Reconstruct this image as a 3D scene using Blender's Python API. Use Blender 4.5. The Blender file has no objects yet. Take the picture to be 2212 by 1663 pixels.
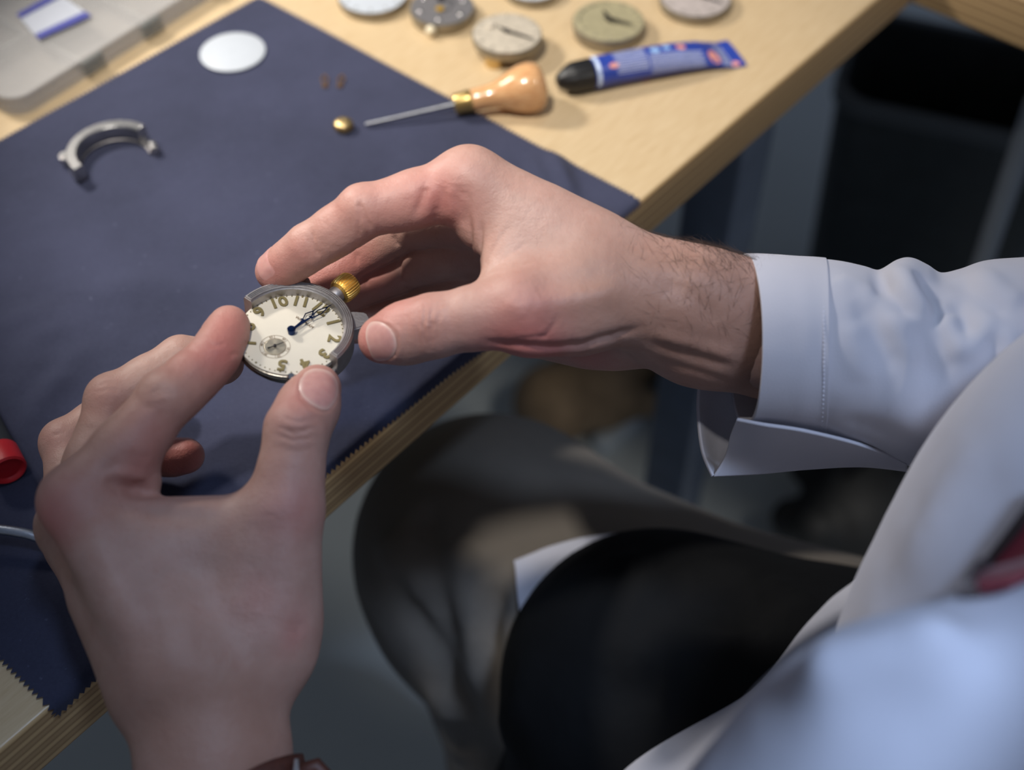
import bpy, bmesh, math, random
import numpy as np
from mathutils import Vector, Matrix
from mathutils.kdtree import KDTree
random.seed(4); RNG = np.random.default_rng(4)
scn = bpy.context.scene; COL = scn.collection
# ------------------------------------------------------------------ camera frame
W, H, FPX = 2212.0, 1663.0, 2700.0
PITCH = math.radians(50.0); CAMZ = 1.17
CP, SP = math.cos(PITCH), math.sin(PITCH)
CAM_X = np.array([1.0, 0, 0]); CAM_Y = np.array([0, SP, CP]); CAM_Z = np.array([0, -CP, SP])
CAM_C = np.array([0, 0, CAMZ])
TABLE_Z = 0.75
def P(px, py, d):
    """point seen at photo pixel (px,py), d metres along the optical axis"""
    x = (px - W/2)/FPX*d; y = -(py - H/2)/FPX*d
    return CAM_C + CAM_X*x + CAM_Y*y - CAM_Z*d
def T(px, py, z=TABLE_Z):
    """point of the horizontal plane z seen at pixel (px,py)"""
    r = CAM_X*(px-W/2)/FPX - CAM_Y*(py-H/2)/FPX - CAM_Z
    return CAM_C + r*((z-CAMZ)/r[2])
def PX(V):
    q = np.asarray(V) - CAM_C
    d = -(q@CAM_Z)
    return np.stack([W/2 + q@CAM_X/d*FPX, H/2 - q@CAM_Y/d*FPX, d], -1)
def unit(v): v = np.asarray(v, float); return v/np.linalg.norm(v)

# ------------------------------------------------------------------ tagging
def tag(o, label=None, cat=None, group=None, kind=None):
    for k, v in (('label', label), ('category', cat), ('group', group), ('kind', kind)):
        if v: o[k] = v
    return o
def empty(name, loc=(0,0,0), rot=(0,0,0)):
    o = bpy.data.objects.new(name, None); COL.objects.link(o)
    o.location = loc; o.rotation_euler = rot; o.empty_display_size = .01
    bpy.context.view_layer.update()
    return o
def thing(name, label, cat, loc=(0,0,0), rot=(0,0,0), group=None):
    return tag(empty(name, loc, rot), label, cat, group)
def link(name, me, mat=None, parent=None, smooth=True):
    o = bpy.data.objects.new(name, me); COL.objects.link(o)
    if mat is not None and len(me.materials) == 0: me.materials.append(mat)
    if smooth: me.shade_smooth()
    if parent is not None: o.parent = parent
    return o
def np_mesh(name, V, Q):
    me = bpy.data.meshes.new(name)
    V = np.asarray(V, np.float32); Q = np.asarray(Q, np.int32); n = Q.shape[1]
    me.vertices.add(len(V)); me.vertices.foreach_set('co', V.ravel())
    me.loops.add(Q.size); me.loops.foreach_set('vertex_index', Q.ravel())
    me.polygons.add(len(Q)); me.polygons.foreach_set('loop_start', np.arange(0, Q.size, n, dtype=np.int32))
    me.update(calc_edges=True); me.validate()
    return me
def pd(name, V, F):
    me = bpy.data.meshes.new(name); me.from_pydata([tuple(map(float, v)) for v in V], [], F); me.update(); return me
def bm_obj(name, bm, mat, parent=None, smooth=True, angle=35):
    bmesh.ops.recalc_face_normals(bm, faces=bm.faces)
    me = bpy.data.meshes.new(name); bm.to_mesh(me); bm.free()
    o = link(name, me, mat, parent, smooth)
    if smooth:
        try: me.set_sharp_from_angle(angle=math.radians(angle))
        except Exception: pass
    return o
def attr(me, name, vals):
    a = me.attributes.new(name, 'FLOAT', 'POINT'); a.data.foreach_set('value', np.asarray(vals, np.float32))

# ------------------------------------------------------------------ bmesh shapes
def add_lathe(bm, prof, n=48, M=Matrix(), cap=True, ang=2*math.pi):
    """prof: (r,z) pairs turned about z"""
    full = abs(ang-2*math.pi) < 1e-6
    m = n if full else n+1
    rings = []
    for r, z in prof:
        rings.append([bm.verts.new(M@Vector((r*math.cos(ang*i/n), r*math.sin(ang*i/n), z))) for i in range(m)])
    for a, b in zip(rings, rings[1:]):
        for i in range(n):
            j = (i+1) % m
            bm.faces.new((a[i], a[j], b[j], b[i]))
    if cap and full:
        if prof[0][0] > 1e-9: bm.faces.new(rings[0][::-1])
        if prof[-1][0] > 1e-9: bm.faces.new(rings[-1])
    return rings
def add_box(bm, x0, x1, y0, y1, z0, z1, M=Matrix(), bev=0):
    vs = [bm.verts.new(M@Vector(p)) for p in ((x0,y0,z0),(x1,y0,z0),(x1,y1,z0),(x0,y1,z0),(x0,y0,z1),(x1,y0,z1),(x1,y1,z1),(x0,y1,z1))]
    fs = [bm.faces.new([vs[i] for i in f]) for f in ((0,3,2,1),(4,5,6,7),(0,1,5,4),(1,2,6,5),(2,3,7,6),(3,0,4,7))]
    if bev:
        es = {e for f in fs for e in f.edges}
        bmesh.ops.bevel(bm, geom=list(es), offset=bev, segments=3, profile=.5, affect='EDGES')
def add_tube(bm, pts, rad, n=12, caps=True):
    pts = [Vector(p) for p in pts]; rs = rad if hasattr(rad, '__len__') else [rad]*len(pts)
    rings = []; up = None
    for i, p in enumerate(pts):
        t = (pts[min(i+1, len(pts)-1)]-pts[max(i-1, 0)]).normalized()
        if up is None: up = t.orthogonal().normalized()
        up = (up - t*up.dot(t)).normalized(); s = t.cross(up)
        rings.append([bm.verts.new(p+(up*math.cos(2*math.pi*k/n)+s*math.sin(2*math.pi*k/n))*rs[i]) for k in range(n)])
    for a, b in zip(rings, rings[1:]):
        for k in range(n): bm.faces.new((a[k], a[(k+1) % n], b[(k+1) % n], b[k]))
    if caps: bm.faces.new(rings[0][::-1]); bm.faces.new(rings[-1])
def add_prism(bm, pts, z0, z1, M=Matrix()):
    a = [bm.verts.new(M@Vector((x, y, z0))) for x, y in pts]; b = [bm.verts.new(M@Vector((x, y, z1))) for x, y in pts]
    n = len(pts)
    bm.faces.new(a[::-1]); bm.faces.new(b)
    for i in range(n): bm.faces.new((a[i], a[(i+1) % n], b[(i+1) % n], b[i]))
def add_ring_arc(bm, r0, r1, z0, z1, a0, a1, n=64, M=Matrix(), bev=0.0):
    """rectangular bar bent round z from angle a0 to a1, edges eased by bev"""
    b = bev
    sec = [(r0+b, z0), (r1-b, z0), (r1, z0+b), (r1, z1-b), (r1-b, z1), (r0+b, z1), (r0, z1-b), (r0, z0+b)] if b else [(r0, z0), (r1, z0), (r1, z1), (r0, z1)]
    full = abs(abs(a1-a0)-2*math.pi) < 1e-6
    rings = []
    for i in range(n if full else n+1):
        t = a0+(a1-a0)*i/n
        rings.append([bm.verts.new(M@Vector((r*math.cos(t), r*math.sin(t), z))) for r, z in sec])
    m = len(sec)
    for i in range(n if full else n):
        A = rings[i]; B = rings[(i+1) % len(rings)]
        for k in range(m): bm.faces.new((A[k], A[(k+1) % m], B[(k+1) % m], B[k]))
    if not full: bm.faces.new(rings[0]); bm.faces.new(rings[-1][::-1])
def text_mesh(s, size, extrude, bold=0.0):
    cu = bpy.data.curves.new('numeral_text', 'FONT'); cu.body = s; cu.size = size; cu.extrude = extrude; cu.offset = bold
    cu.align_x = 'CENTER'; cu.align_y = 'CENTER'; cu.resolution_u = 4
    ob = bpy.data.objects.new('numeral_text', cu); COL.objects.link(ob)
    bpy.context.view_layer.update()
    me = bpy.data.meshes.new_from_object(ob.evaluated_get(bpy.context.evaluated_depsgraph_get()))
    bpy.data.objects.remove(ob); bpy.data.curves.remove(cu)
    me.materials.clear()
    return me

# ------------------------------------------------------------------ implicit surfaces (mm)
class Field:
    def __init__(s, lo, hi, h):
        s.h = h; s.o = np.floor(np.asarray(lo, float)/h)*h
        s.n = np.ceil((np.asarray(hi)-s.o)/h).astype(int)+1
        s.ax = [s.o[i]+h*np.arange(s.n[i], dtype=np.float32) for i in range(3)]
        s.F = np.full(s.n, 60.0, np.float32)
    def like(s):
        g = object.__new__(Field); g.h = s.h; g.o = s.o; g.n = s.n; g.ax = s.ax; g.F = np.full(s.n, 60.0, np.float32); return g
    def cap(s, a, b, ra, rb=None, k=4.0, flat=None, sub=False):
        """tapered capsule a->b, smooth-joined with radius k; flat=(dir,scale) squeezes it along dir"""
        a = np.asarray(a, float); b = np.asarray(b, float); rb = ra if rb is None else rb
        pad = max(ra, rb)+k+4*s.h+2
        lo = np.minimum(a, b)-pad; hi = np.maximum(a, b)+pad
        i0 = np.clip(np.floor((lo-s.o)/s.h).astype(int), 0, s.n); i1 = np.clip(np.ceil((hi-s.o)/s.h).astype(int)+1, 0, s.n)
        if (i1 <= i0).any(): return
        sl = tuple(slice(x, y) for x, y in zip(i0, i1))
        x = s.ax[0][sl[0]][:, None, None]-np.float32(a[0]); y = s.ax[1][sl[1]][None, :, None]-np.float32(a[1]); z = s.ax[2][sl[2]][None, None, :]-np.float32(a[2])
        d = b-a; L2 = float(d@d)
        t = np.clip((x*d[0]+y*d[1]+z*d[2])/L2, 0, 1) if L2 > 1e-9 else np.float32(0)
        rx = x-t*d[0]; ry = y-t*d[1]; rz = z-t*d[2]
        q = rx*rx+ry*ry+rz*rz
        if flat is not None:
            n = unit(flat[0]); c = rx*n[0]+ry*n[1]+rz*n[2]
            q = q+c*c*(flat[1]**2-1)
        D = np.sqrt(q)-(ra+(rb-ra)*t)
        F = s.F[sl]
        if sub:
            D = -D; hh = np.clip(.5-.5*(D-F)/k, 0, 1); s.F[sl] = D*(1-hh)+F*hh+k*hh*(1-hh) if False else np.maximum(F, D)
        else:
            hh = np.clip(.5+.5*(D-F)/k, 0, 1); s.F[sl] = D*(1-hh)+F*hh-k*hh*(1-hh)
    def join(s, g, k):
        D = g.F
        hh = np.clip(.5+.5*(D-s.F)/k, 0, 1); s.F = D*(1-hh)+s.F*hh-k*hh*(1-hh)
    def sample(s, V):
        q = np.clip((V-s.o)/s.h, 0, s.n-1.001); i = q.astype(int); f = q-i; r = 0
        for dx in (0, 1):
            for dy in (0, 1):
                for dz in (0, 1):
                    w = (f[:, 0] if dx else 1-f[:, 0])*(f[:, 1] if dy else 1-f[:, 1])*(f[:, 2] if dz else 1-f[:, 2])
                    r = r+w*s.F[i[:, 0]+dx, i[:, 1]+dy, i[:, 2]+dz]
        return r
    def grad(s, V):
        e = s.h*.7; g = np.empty((len(V), 3))
        for i in range(3):
            d = np.zeros(3); d[i] = e
            g[:, i] = s.sample(V+d)-s.sample(V-d)
        return g/(np.linalg.norm(g, axis=1, keepdims=True)+1e-9)
    def project(s, V, off=0.0, it=3):
        V = V.copy()
        for _ in range(it):
            V -= s.grad(V)*np.clip(s.sample(V)-off, -3, 3)[:, None]*.9
        return V
    def mesh(s, smooth=3):
        F = s.F; S = F < 0; n = s.n
        c = np.zeros(n-1, np.int8)
        cor = [(x, y, z) for x in (0, 1) for y in (0, 1) for z in (0, 1)]
        for x, y, z in cor: c += S[x:n[0]-1+x, y:n[1]-1+y, z:n[2]-1+z]
        mix = (c > 0) & (c < 8); idx = np.argwhere(mix); vid = np.full(mix.shape, -1, np.int32); vid[mix] = np.arange(len(idx))
        acc = np.zeros((len(idx), 3)); cnt = np.zeros(len(idx))
        for p in cor:
            for ax in range(3):
                if p[ax]: continue
                q = list(p); q[ax] = 1
                f0 = F[idx[:, 0]+p[0], idx[:, 1]+p[1], idx[:, 2]+p[2]]; f1 = F[idx[:, 0]+q[0], idx[:, 1]+q[1], idx[:, 2]+q[2]]
                m = (f0 < 0) != (f1 < 0); t = f0[m]/(f0[m]-f1[m])
                pos = np.tile(np.array(p, float), (m.sum(), 1)); pos[:, ax] += t
                acc[m] += pos; cnt[m] += 1
        V = s.o+s.h*(idx+acc/cnt[:, None])
        Q = []
        for ax in range(3):
            b, d = (ax+1) % 3, (ax+2) % 3
            sl0 = [slice(None)]*3; sl1 = [slice(None)]*3; sl0[ax] = slice(0, -1); sl1[ax] = slice(1, None)
            A = S[tuple(sl0)]; B = S[tuple(sl1)]
            E = np.argwhere(A != B)
            E = E[(E[:, b] > 0) & (E[:, d] > 0) & (E[:, b] < n[b]-1) & (E[:, d] < n[d]-1)]
            ins = A[E[:, 0], E[:, 1], E[:, 2]]
            qs = []
            for ob, od in ((-1, -1), (0, -1), (0, 0), (-1, 0)):
                e = E.copy(); e[:, b] += ob; e[:, d] += od; qs.append(vid[e[:, 0], e[:, 1], e[:, 2]])
            q = np.stack(qs, 1); q[~ins] = q[~ins][:, ::-1]; Q.append(q)
        Q = np.concatenate(Q); Q = Q[(Q >= 0).all(1)]
        V = relax(V, Q, smooth); V = s.project(V, 0, 2); V = relax(V, Q, 1, .4)
        return V, Q
def relax(V, Q, it, f=.6):
    a = np.concatenate([Q[:, 0], Q[:, 1], Q[:, 2], Q[:, 3]]); b = np.concatenate([Q[:, 1], Q[:, 2], Q[:, 3], Q[:, 0]])
    n = len(V); deg = np.bincount(a, minlength=n)+np.bincount(b, minlength=n)
    for _ in range(it):
        M = np.stack([np.bincount(a, V[b, i], n)+np.bincount(b, V[a, i], n) for i in range(3)], 1)/np.maximum(deg, 1)[:, None]
        V = V+f*(M-V)
    return V
def vnormals(V, Q):
    fn = np.cross(V[Q[:, 2]]-V[Q[:, 0]], V[Q[:, 3]]-V[Q[:, 1]])
    N = np.zeros_like(V)
    for i in range(4):
        for k in range(3): N[:, k] += np.bincount(Q[:, i], fn[:, k], len(V))
    return N/(np.linalg.norm(N, axis=1, keepdims=True)+1e-12)
class Sculpt:
    """pushes creases and ridges into a finished surface along lines traced on it"""
    def __init__(s, V, Q):
        s.V = V; s.Q = Q; s.N = vnormals(V, Q); s.px = PX(V/1000.0); s.D = np.zeros(len(V))
        s.vis = ((CAM_C*1000-V)*s.N).sum(1) > 0
    def pick(s, line, step=4.0, tol=5.0, zr=None):
        L = np.array([p[:2] for p in line], float); seg = np.linalg.norm(np.diff(L, axis=0), axis=1); cum = np.r_[0, np.cumsum(seg)]
        n = max(2, int(cum[-1]/step)); out = []
        for t in np.linspace(0, cum[-1], n):
            x = np.interp(t, cum, L[:, 0]); y = np.interp(t, cum, L[:, 1])
            m = s.vis & (abs(s.px[:, 0]-x) < tol) & (abs(s.px[:, 1]-y) < tol)
            i = np.nonzero(m)[0]
            if len(i): out.append(s.V[i[np.argmin(s.px[i, 2])]])
        return np.array(out)
    def line3(s, C, width, depth, taper=True):
        if len(C) < 2: return
        C = C.copy()
        for _ in range(2): C[1:-1] = (C[:-2]+2*C[1:-1]+C[2:])/4
        lo = C.min(0)-3*width; hi = C.max(0)+3*width
        i = np.nonzero(((s.V > lo) & (s.V < hi)).all(1))[0]
        if not len(i): return
        best = np.full(len(i), 1e9); tt = np.zeros(len(i))
        for j in range(len(C)-1):
            a, b = C[j], C[j+1]; d = b-a; L2 = max(d@d, 1e-9)
            t = np.clip(((s.V[i]-a)@d)/L2, 0, 1); q = np.linalg.norm(s.V[i]-a-t[:, None]*d, axis=1)
            m = q < best; best[m] = q[m]; tt[m] = (j+t[m])/(len(C)-1)
        w = np.exp(-(best/width)**2)
        if taper: w *= np.clip(np.sin(np.pi*np.clip(tt*.94+.03, 0, 1))*1.6, 0, 1)
        s.D[i] += w*depth
    def line(s, pts, width, depth, taper=True): s.line3(s.pick(pts), width, depth, taper)
    def blob(s, px, py, rad, depth):
        C = s.pick([(px, py), (px+1, py)])
        if len(C):
            q = np.linalg.norm(s.V-C[0], axis=1); s.D += np.exp(-(q/rad)**2)*depth
    def weight(s, spots):
        w = np.zeros(len(s.V))
        for px, py, r, a in spots:
            C = s.pick([(px, py), (px+1, py)], tol=8)
            if len(C): w += a*np.exp(-(np.linalg.norm(s.V-C[0], axis=1)/r)**2)
        return w
    def done(s): return s.V-s.N*s.D[:, None]
# ================================================================== materials
def lin(r, g, b):
    f = lambda c: (c/255/12.92 if c <= 10.3 else ((c/255+.055)/1.055)**2.4)
    return (f(r), f(g), f(b), 1.0)
class NT:
    def __init__(s, name):
        s.m = bpy.data.materials.new(name); s.m.use_nodes = True; s.t = s.m.node_tree; s.b = s.t.nodes['Principled BSDF']; s.out = s.t.nodes['Material Output']
        s.tc = s.t.nodes.new('ShaderNodeTexCoord')
    def n(s, typ, **kw):
        x = s.t.nodes.new('ShaderNode'+typ)
        for k, v in kw.items(): setattr(x, k, v)
        return x
    def l(s, a, b): s.t.links.new(a, b)
    def co(s, scale=(1,1,1), rot=(0,0,0)):
        mp = s.n('Mapping'); mp.inputs['Scale'].default_value = scale; mp.inputs['Rotation'].default_value = rot
        s.l(s.tc.outputs['Object'], mp.inputs[0]); return mp.outputs[0]
    def noise(s, scale, detail=4, rough=.55, vec=None):
        x = s.n('TexNoise'); x.inputs['Scale'].default_value = scale; x.inputs['Detail'].default_value = detail; x.inputs['Roughness'].default_value = rough
        s.l(vec if vec is not None else s.tc.outputs['Object'], x.inputs['Vector']); return x.outputs['Fac']
    def ramp(s, fac, stops):
        x = s.n('ValToRGB'); e = x.color_ramp.elements
        while len(e) < len(stops): e.new(.5)
        for i, (p, c) in enumerate(stops): e[i].position = p; e[i].color = c
        s.l(fac, x.inputs[0]); return x.outputs[0]
    def mix(s, fac, a, b, mode='MIX'):
        x = s.n('Mix', data_type='RGBA', blend_type=mode)
        for v, i in ((fac, 0), (a, 6), (b, 7)):
            if hasattr(v, 'is_linked') or hasattr(v, 'links'): s.l(v, x.inputs[i])
            else: x.inputs[i].default_value = v
        return x.outputs[2]
    def math(s, op, a, b=0.5):
        x = s.n('Math', operation=op)
        for v, i in ((a, 0), (b, 1)):
            if hasattr(v, 'links'): s.l(v, x.inputs[i])
            else: x.inputs[i].default_value = v
        return x.outputs[0]
    def bump(s, h, strength=.3, dist=.001, prev=None):
        x = s.n('Bump'); x.inputs['Strength'].default_value = strength; x.inputs['Distance'].default_value = dist
        s.l(h, x.inputs['Height'])
        if prev is not None: s.l(prev, x.inputs['Normal'])
        s.l(x.outputs[0], s.b.inputs['Normal']); return x.outputs[0]
    def set(s, **kw):
        names = dict(rough='Roughness', metal='Metallic', spec='Specular IOR Level', sss='Subsurface Weight', trans='Transmission Weight', alpha='Alpha', coat='Coat Weight', sheen='Sheen Weight', ior='IOR', aniso='Anisotropic')
        for k, v in kw.items(): s.b.inputs[names[k]].default_value = v
        return s
    def col(s, c):
        if hasattr(c, 'links'): s.l(c, s.b.inputs['Base Color'])
        else: s.b.inputs['Base Color'].default_value = c
        return s
def simple(name, c, rough=.5, metal=0, var=0.0, vscale=200, bump=0.0, bscale=800, bdist=.0004, **kw):
    n = NT(name)
    if var:
        d = tuple(x*(1-var) for x in c[:3])+(1,); u = tuple(min(1, x*(1+var)) for x in c[:3])+(1,)
        n.col(n.ramp(n.noise(vscale), [(.3, d), (.7, u)]))
    else: n.col(c)
    n.set(rough=rough, metal=metal, **kw)
    if bump: n.bump(n.noise(bscale, 3), bump, bdist)
    return n.m
def make_skin():
    n = NT('skin'); at = n.n('Attribute', attribute_name='blush'); dk = n.n('Attribute', attribute_name='tone')
    base = n.ramp(n.noise(60, 5), [(.3, lin(167, 134, 121)), (.7, lin(186, 154, 141))])
    mott = n.noise(150, 4); c = n.mix(n.math('MULTIPLY', mott, .30), base, lin(176, 116, 106))
    fk = n.ramp(n.noise(420, 3, .6), [(.56, (0,0,0,1)), (.68, (1,1,1,1))]); c = n.mix(n.math('MULTIPLY', fk, .12), c, lin(150, 92, 72))
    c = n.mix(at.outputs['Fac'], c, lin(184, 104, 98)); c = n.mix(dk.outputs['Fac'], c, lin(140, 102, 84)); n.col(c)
    n.set(rough=.5, sss=.12, spec=.38); n.b.inputs['Subsurface Radius'].default_value = (1, .4, .25); n.b.inputs['Subsurface Scale'].default_value = .004
    v = n.n('TexVoronoi', feature='DISTANCE_TO_EDGE'); v.inputs['Scale'].default_value = 950; n.l(n.tc.outputs['Object'], v.inputs['Vector'])
    h = n.math('MULTIPLY', n.math('MINIMUM', v.outputs['Distance'], .25), 1.0)
    p = n.bump(h, .30, .0005); n.bump(n.noise(330, 4), .30, .0010, p)
    return n.m
def make_ply_top(name):
    n = NT(name)
    g = n.noise(9, 6, .6, n.co((6, 60, 60))); f = n.noise(30, 4, .6, n.co((4, 90, 20)))
    big = n.noise(5, 3)
    c = n.ramp(g, [(.25, lin(192, 168, 132)), (.55, lin(208, 187, 153)), (.8, lin(218, 199, 167))])
    c = n.mix(n.math('MULTIPLY', f, .22), c, lin(180, 148, 106)); c = n.mix(n.math('MULTIPLY', big, .3), c, lin(206, 172, 122)); n.col(c)
    n.set(rough=.34, spec=.45); n.bump(f, .08, .0004); return n.m
def make_ply_edge(name):
    n = NT(name); sp = n.n('SeparateXYZ'); n.l(n.tc.outputs['Object'], sp.inputs[0])
    wob = n.math('MULTIPLY', n.math('SUBTRACT', n.noise(16, 2, .5, n.co((1, 1, .2))), .5), .0016)
    z = n.math('ADD', sp.outputs['Z'], wob)
    ph = n.math('FRACT', n.math('MULTIPLY', z, 1/.0034)); alt = n.math('FRACT', n.math('MULTIPLY', z, 1/.0068))
    c = n.ramp(ph, [(0, lin(120, 90, 58)), (.16, lin(184, 150, 104)), (.5, lin(208, 176, 128)), (.9, lin(184, 150, 104)), (1, lin(120, 90, 58))])
    c = n.mix(n.math('MULTIPLY', n.math('GREATER_THAN', alt, .5), .5), c, lin(128, 94, 60))
    st = n.noise(40, 5, .6, n.co((3, 3, 260))); c = n.mix(n.math('MULTIPLY', st, .5), c, lin(188, 160, 116)); n.col(c)
    n.set(rough=.6); n.bump(st, .3, .0005); return n.m
def make_cloth_blue():
    n = NT('navy_cloth')
    c = n.ramp(n.noise(14, 4), [(.3, lin(42, 45, 62)), (.7, lin(56, 59, 80))])
    fz = n.noise(700, 3, .7); c = n.mix(n.math('MULTIPLY', fz, .28), c, lin(92, 95, 118))
    lint = n.ramp(n.noise(240, 2, .8), [(.70, (0,0,0,1)), (.78, (1,1,1,1))]); c = n.mix(n.math('MULTIPLY', lint, .25), c, lin(130, 134, 160)); n.col(c)
    n.set(rough=.95, spec=.12, sheen=.04)
    p = n.bump(n.noise(1500, 3, .7), .5, .0004); n.bump(n.noise(50, 4), .35, .003, p); return n.m
def make_fabric(name, c1, c2, weave=1300, rough=.9, wr=.3, sheen=.1, sss=0):
    n = NT(name); n.col(n.ramp(n.noise(12, 4), [(.3, c1), (.7, c2)])); n.set(rough=rough, spec=.2, sheen=sheen)
    p = n.bump(n.noise(weave, 2, .6), .25, .0003); n.bump(n.noise(22, 3), wr, .006, p); return n.m
def make_clear(name, tint, fac):
    n = NT(name); n.col(n.ramp(n.noise(40, 3), [(.3, tint), (.7, tuple(min(1, x*1.1) for x in tint[:3])+(1,))])); n.set(rough=.35, spec=.5)
    tr = n.n('BsdfTransparent'); mx = n.n('MixShader'); mx.inputs[0].default_value = fac
    n.l(tr.outputs[0], mx.inputs[1]); n.l(n.b.outputs[0], mx.inputs[2]); n.l(mx.outputs[0], n.out.inputs['Surface']); return n.m
def make_brushed(name, c, rough=.3, rad=False):
    n = NT(name); n.col(n.ramp(n.noise(300, 4), [(.3, tuple(x*.8 for x in c[:3])+(1,)), (.7, c)])); n.set(rough=rough, metal=1)
    n.bump(n.noise(900, 3), .25, .0003); return n.m
def make_nail():
    n = NT('nail'); at = n.n('Attribute', attribute_name='rim')
    c = n.ramp(n.noise(300), [(.3, lin(190, 136, 130)), (.7, lin(202, 150, 142))]); c = n.mix(n.math('MULTIPLY', at.outputs['Fac'], .7), c, lin(214, 186, 172)); n.col(c)
    n.set(rough=.34, sss=.15, spec=.5); n.bump(n.noise(500, 3), .12, .0004); return n.m
MT = dict(
  skin=make_skin(), nail=make_nail(),
  ply=make_ply_top('birch_plywood'), plye=make_ply_edge('plywood_edge'), cloth=make_cloth_blue(),
  shirt=make_fabric('white_shirt', lin(188, 190, 204), lin(200, 202, 216), 1400, wr=.15), sleeve=make_fabric('shaded_white_sleeve', lin(172, 171, 180), lin(184, 183, 192), 1400, wr=.15), stitch=simple('white_thread', lin(205, 205, 216), .9),  # sleeve: same shirt cloth, darker, with its shade put into the colour
  beige=make_fabric('beige_trousers', lin(98, 92, 86), lin(112, 105, 97), 900, wr=.35), black=make_fabric('black_cloth', lin(7, 8, 11), lin(10, 12, 15), 900, wr=.6, sheen=0),
  tie=make_fabric('dark_red_silk', lin(104, 36, 46), lin(120, 44, 54), 1500, rough=.5), tiedark=simple('black_silk', lin(26, 14, 20), .6, var=.2),
  steel=make_brushed('steel', lin(196, 194, 192), .3), steeld=make_brushed('worn_steel', lin(176, 172, 172), .5), chrome=simple('polished_steel', lin(214, 214, 216), .14, 1, var=.06),
  gold=simple('gold_plate', lin(250, 204, 110), .42, .9, var=.06), brass=simple('brass', lin(206, 180, 128), .44, 1, var=.15, vscale=400),
  dial=simple('cream_dial', lin(202, 195, 180), .42, var=.02, spec=.5), numeral=simple('gilt_numeral', lin(124, 112, 74), .45, .2), print_=simple('brown_print', lin(116, 92, 60), .6),
  blued=simple('blued_steel', lin(26, 48, 92), .22, .85), darkmetal=simple('dark_metal', lin(58, 56, 60), .4, .8, var=.2, vscale=500),
  sub=simple('brushed_subdial', lin(210, 200, 178), .28, .8, var=.04, aniso=.6),
  enamel=simple('white_enamel', lin(184, 190, 198), .4, var=.01), plate=simple('grey_plate', lin(118, 116, 118), .5, .3, var=.18, vscale=700), silverdial=simple('silvered_dial', lin(188, 178, 162), .45, .1, var=.16, vscale=260),
  greendial=simple('olive_dial', lin(158, 150, 120), .5, .1, var=.12, vscale=260), greydial=simple('grey_dial', lin(178, 168, 164), .45, .1, var=.12, vscale=200), rim=simple('nickel_rim', lin(150, 142, 126), .4, .7, var=.2, vscale=500),
  handle=None, black_plastic=simple('black_plastic', lin(18, 18, 20), .42, var=.2), red_plastic=simple('red_plastic', lin(196, 30, 40), .45, var=.1, bump=.2, bscale=1500), grey_plastic=simple('charcoal_rubber', lin(52, 56, 60), .6, var=.1),
  tube=simple('blue_tube', lin(44, 66, 156), .35, var=.12, vscale=300, spec=.5), tubetext=simple('pale_blue_print', lin(170, 178, 210), .45, var=.2, vscale=900), tubered=simple('red_print', lin(206, 72, 76), .45), tubepink=simple('salmon_print', lin(226, 152, 140), .45), tubesky=simple('sky_blue_print', lin(150, 186, 232), .45), tubewhite=simple('pale_shoulder', lin(190, 206, 232), .4), tubegrey=simple('grey_print', lin(120, 112, 110), .5),
  clear=make_clear('clear_plastic', lin(186, 184, 182), .36), clear2=make_clear('clear_divider', lin(204, 203, 200), .5), latch=make_clear('grey_latch', lin(124, 128, 126), .5), card=simple('white_card', lin(176, 180, 190), .7, var=.03), cardblue=simple('blue_card', lin(62, 66, 140), .6, var=.15),
  floor=None, binm=simple('black_bin_plastic', lin(56, 62, 66), .5, var=.15, vscale=40), binrim=simple('dark_grey_rim', lin(88, 94, 100), .5, var=.1), pole=simple('grey_painted_steel', lin(160, 166, 174), .45, .1, var=.1),
  leg=simple('dark_painted_steel', lin(88, 100, 120), .42, .1, var=.15, vscale=30), brownbag=simple('brown_leather_bag', lin(146, 124, 98), .7, var=.3, vscale=30), blackbag=simple('black_bag', lin(34, 36, 38), .65, var=.3, vscale=60), palebar=simple('pale_aluminium', lin(216, 228, 238), .4, .0, var=.05), strap=simple('brown_strap', lin(74, 38, 28), .55, var=.25, vscale=500, bump=.4, bscale=900), hair=simple('dark_hair', lin(62, 44, 34), .5))
def make_handle():
    n = NT('varnished_beech'); g = n.noise(12, 5, .6, n.co((60, 60, 8)))
    n.col(n.ramp(g, [(.3, lin(196, 140, 92)), (.7, lin(224, 178, 128))])); n.set(rough=.22, coat=.6, spec=.5); return n.m
MT['handle'] = make_handle()
def make_floor():
    n = NT('grey_floor'); n.col(n.ramp(n.noise(2.2, 5), [(.3, lin(196, 206, 210)), (.7, lin(212, 220, 224))])); n.set(rough=.4, spec=.4); n.bump(n.noise(120, 3), .1, .001); return n.m
MT['floor'] = make_floor()
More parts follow.
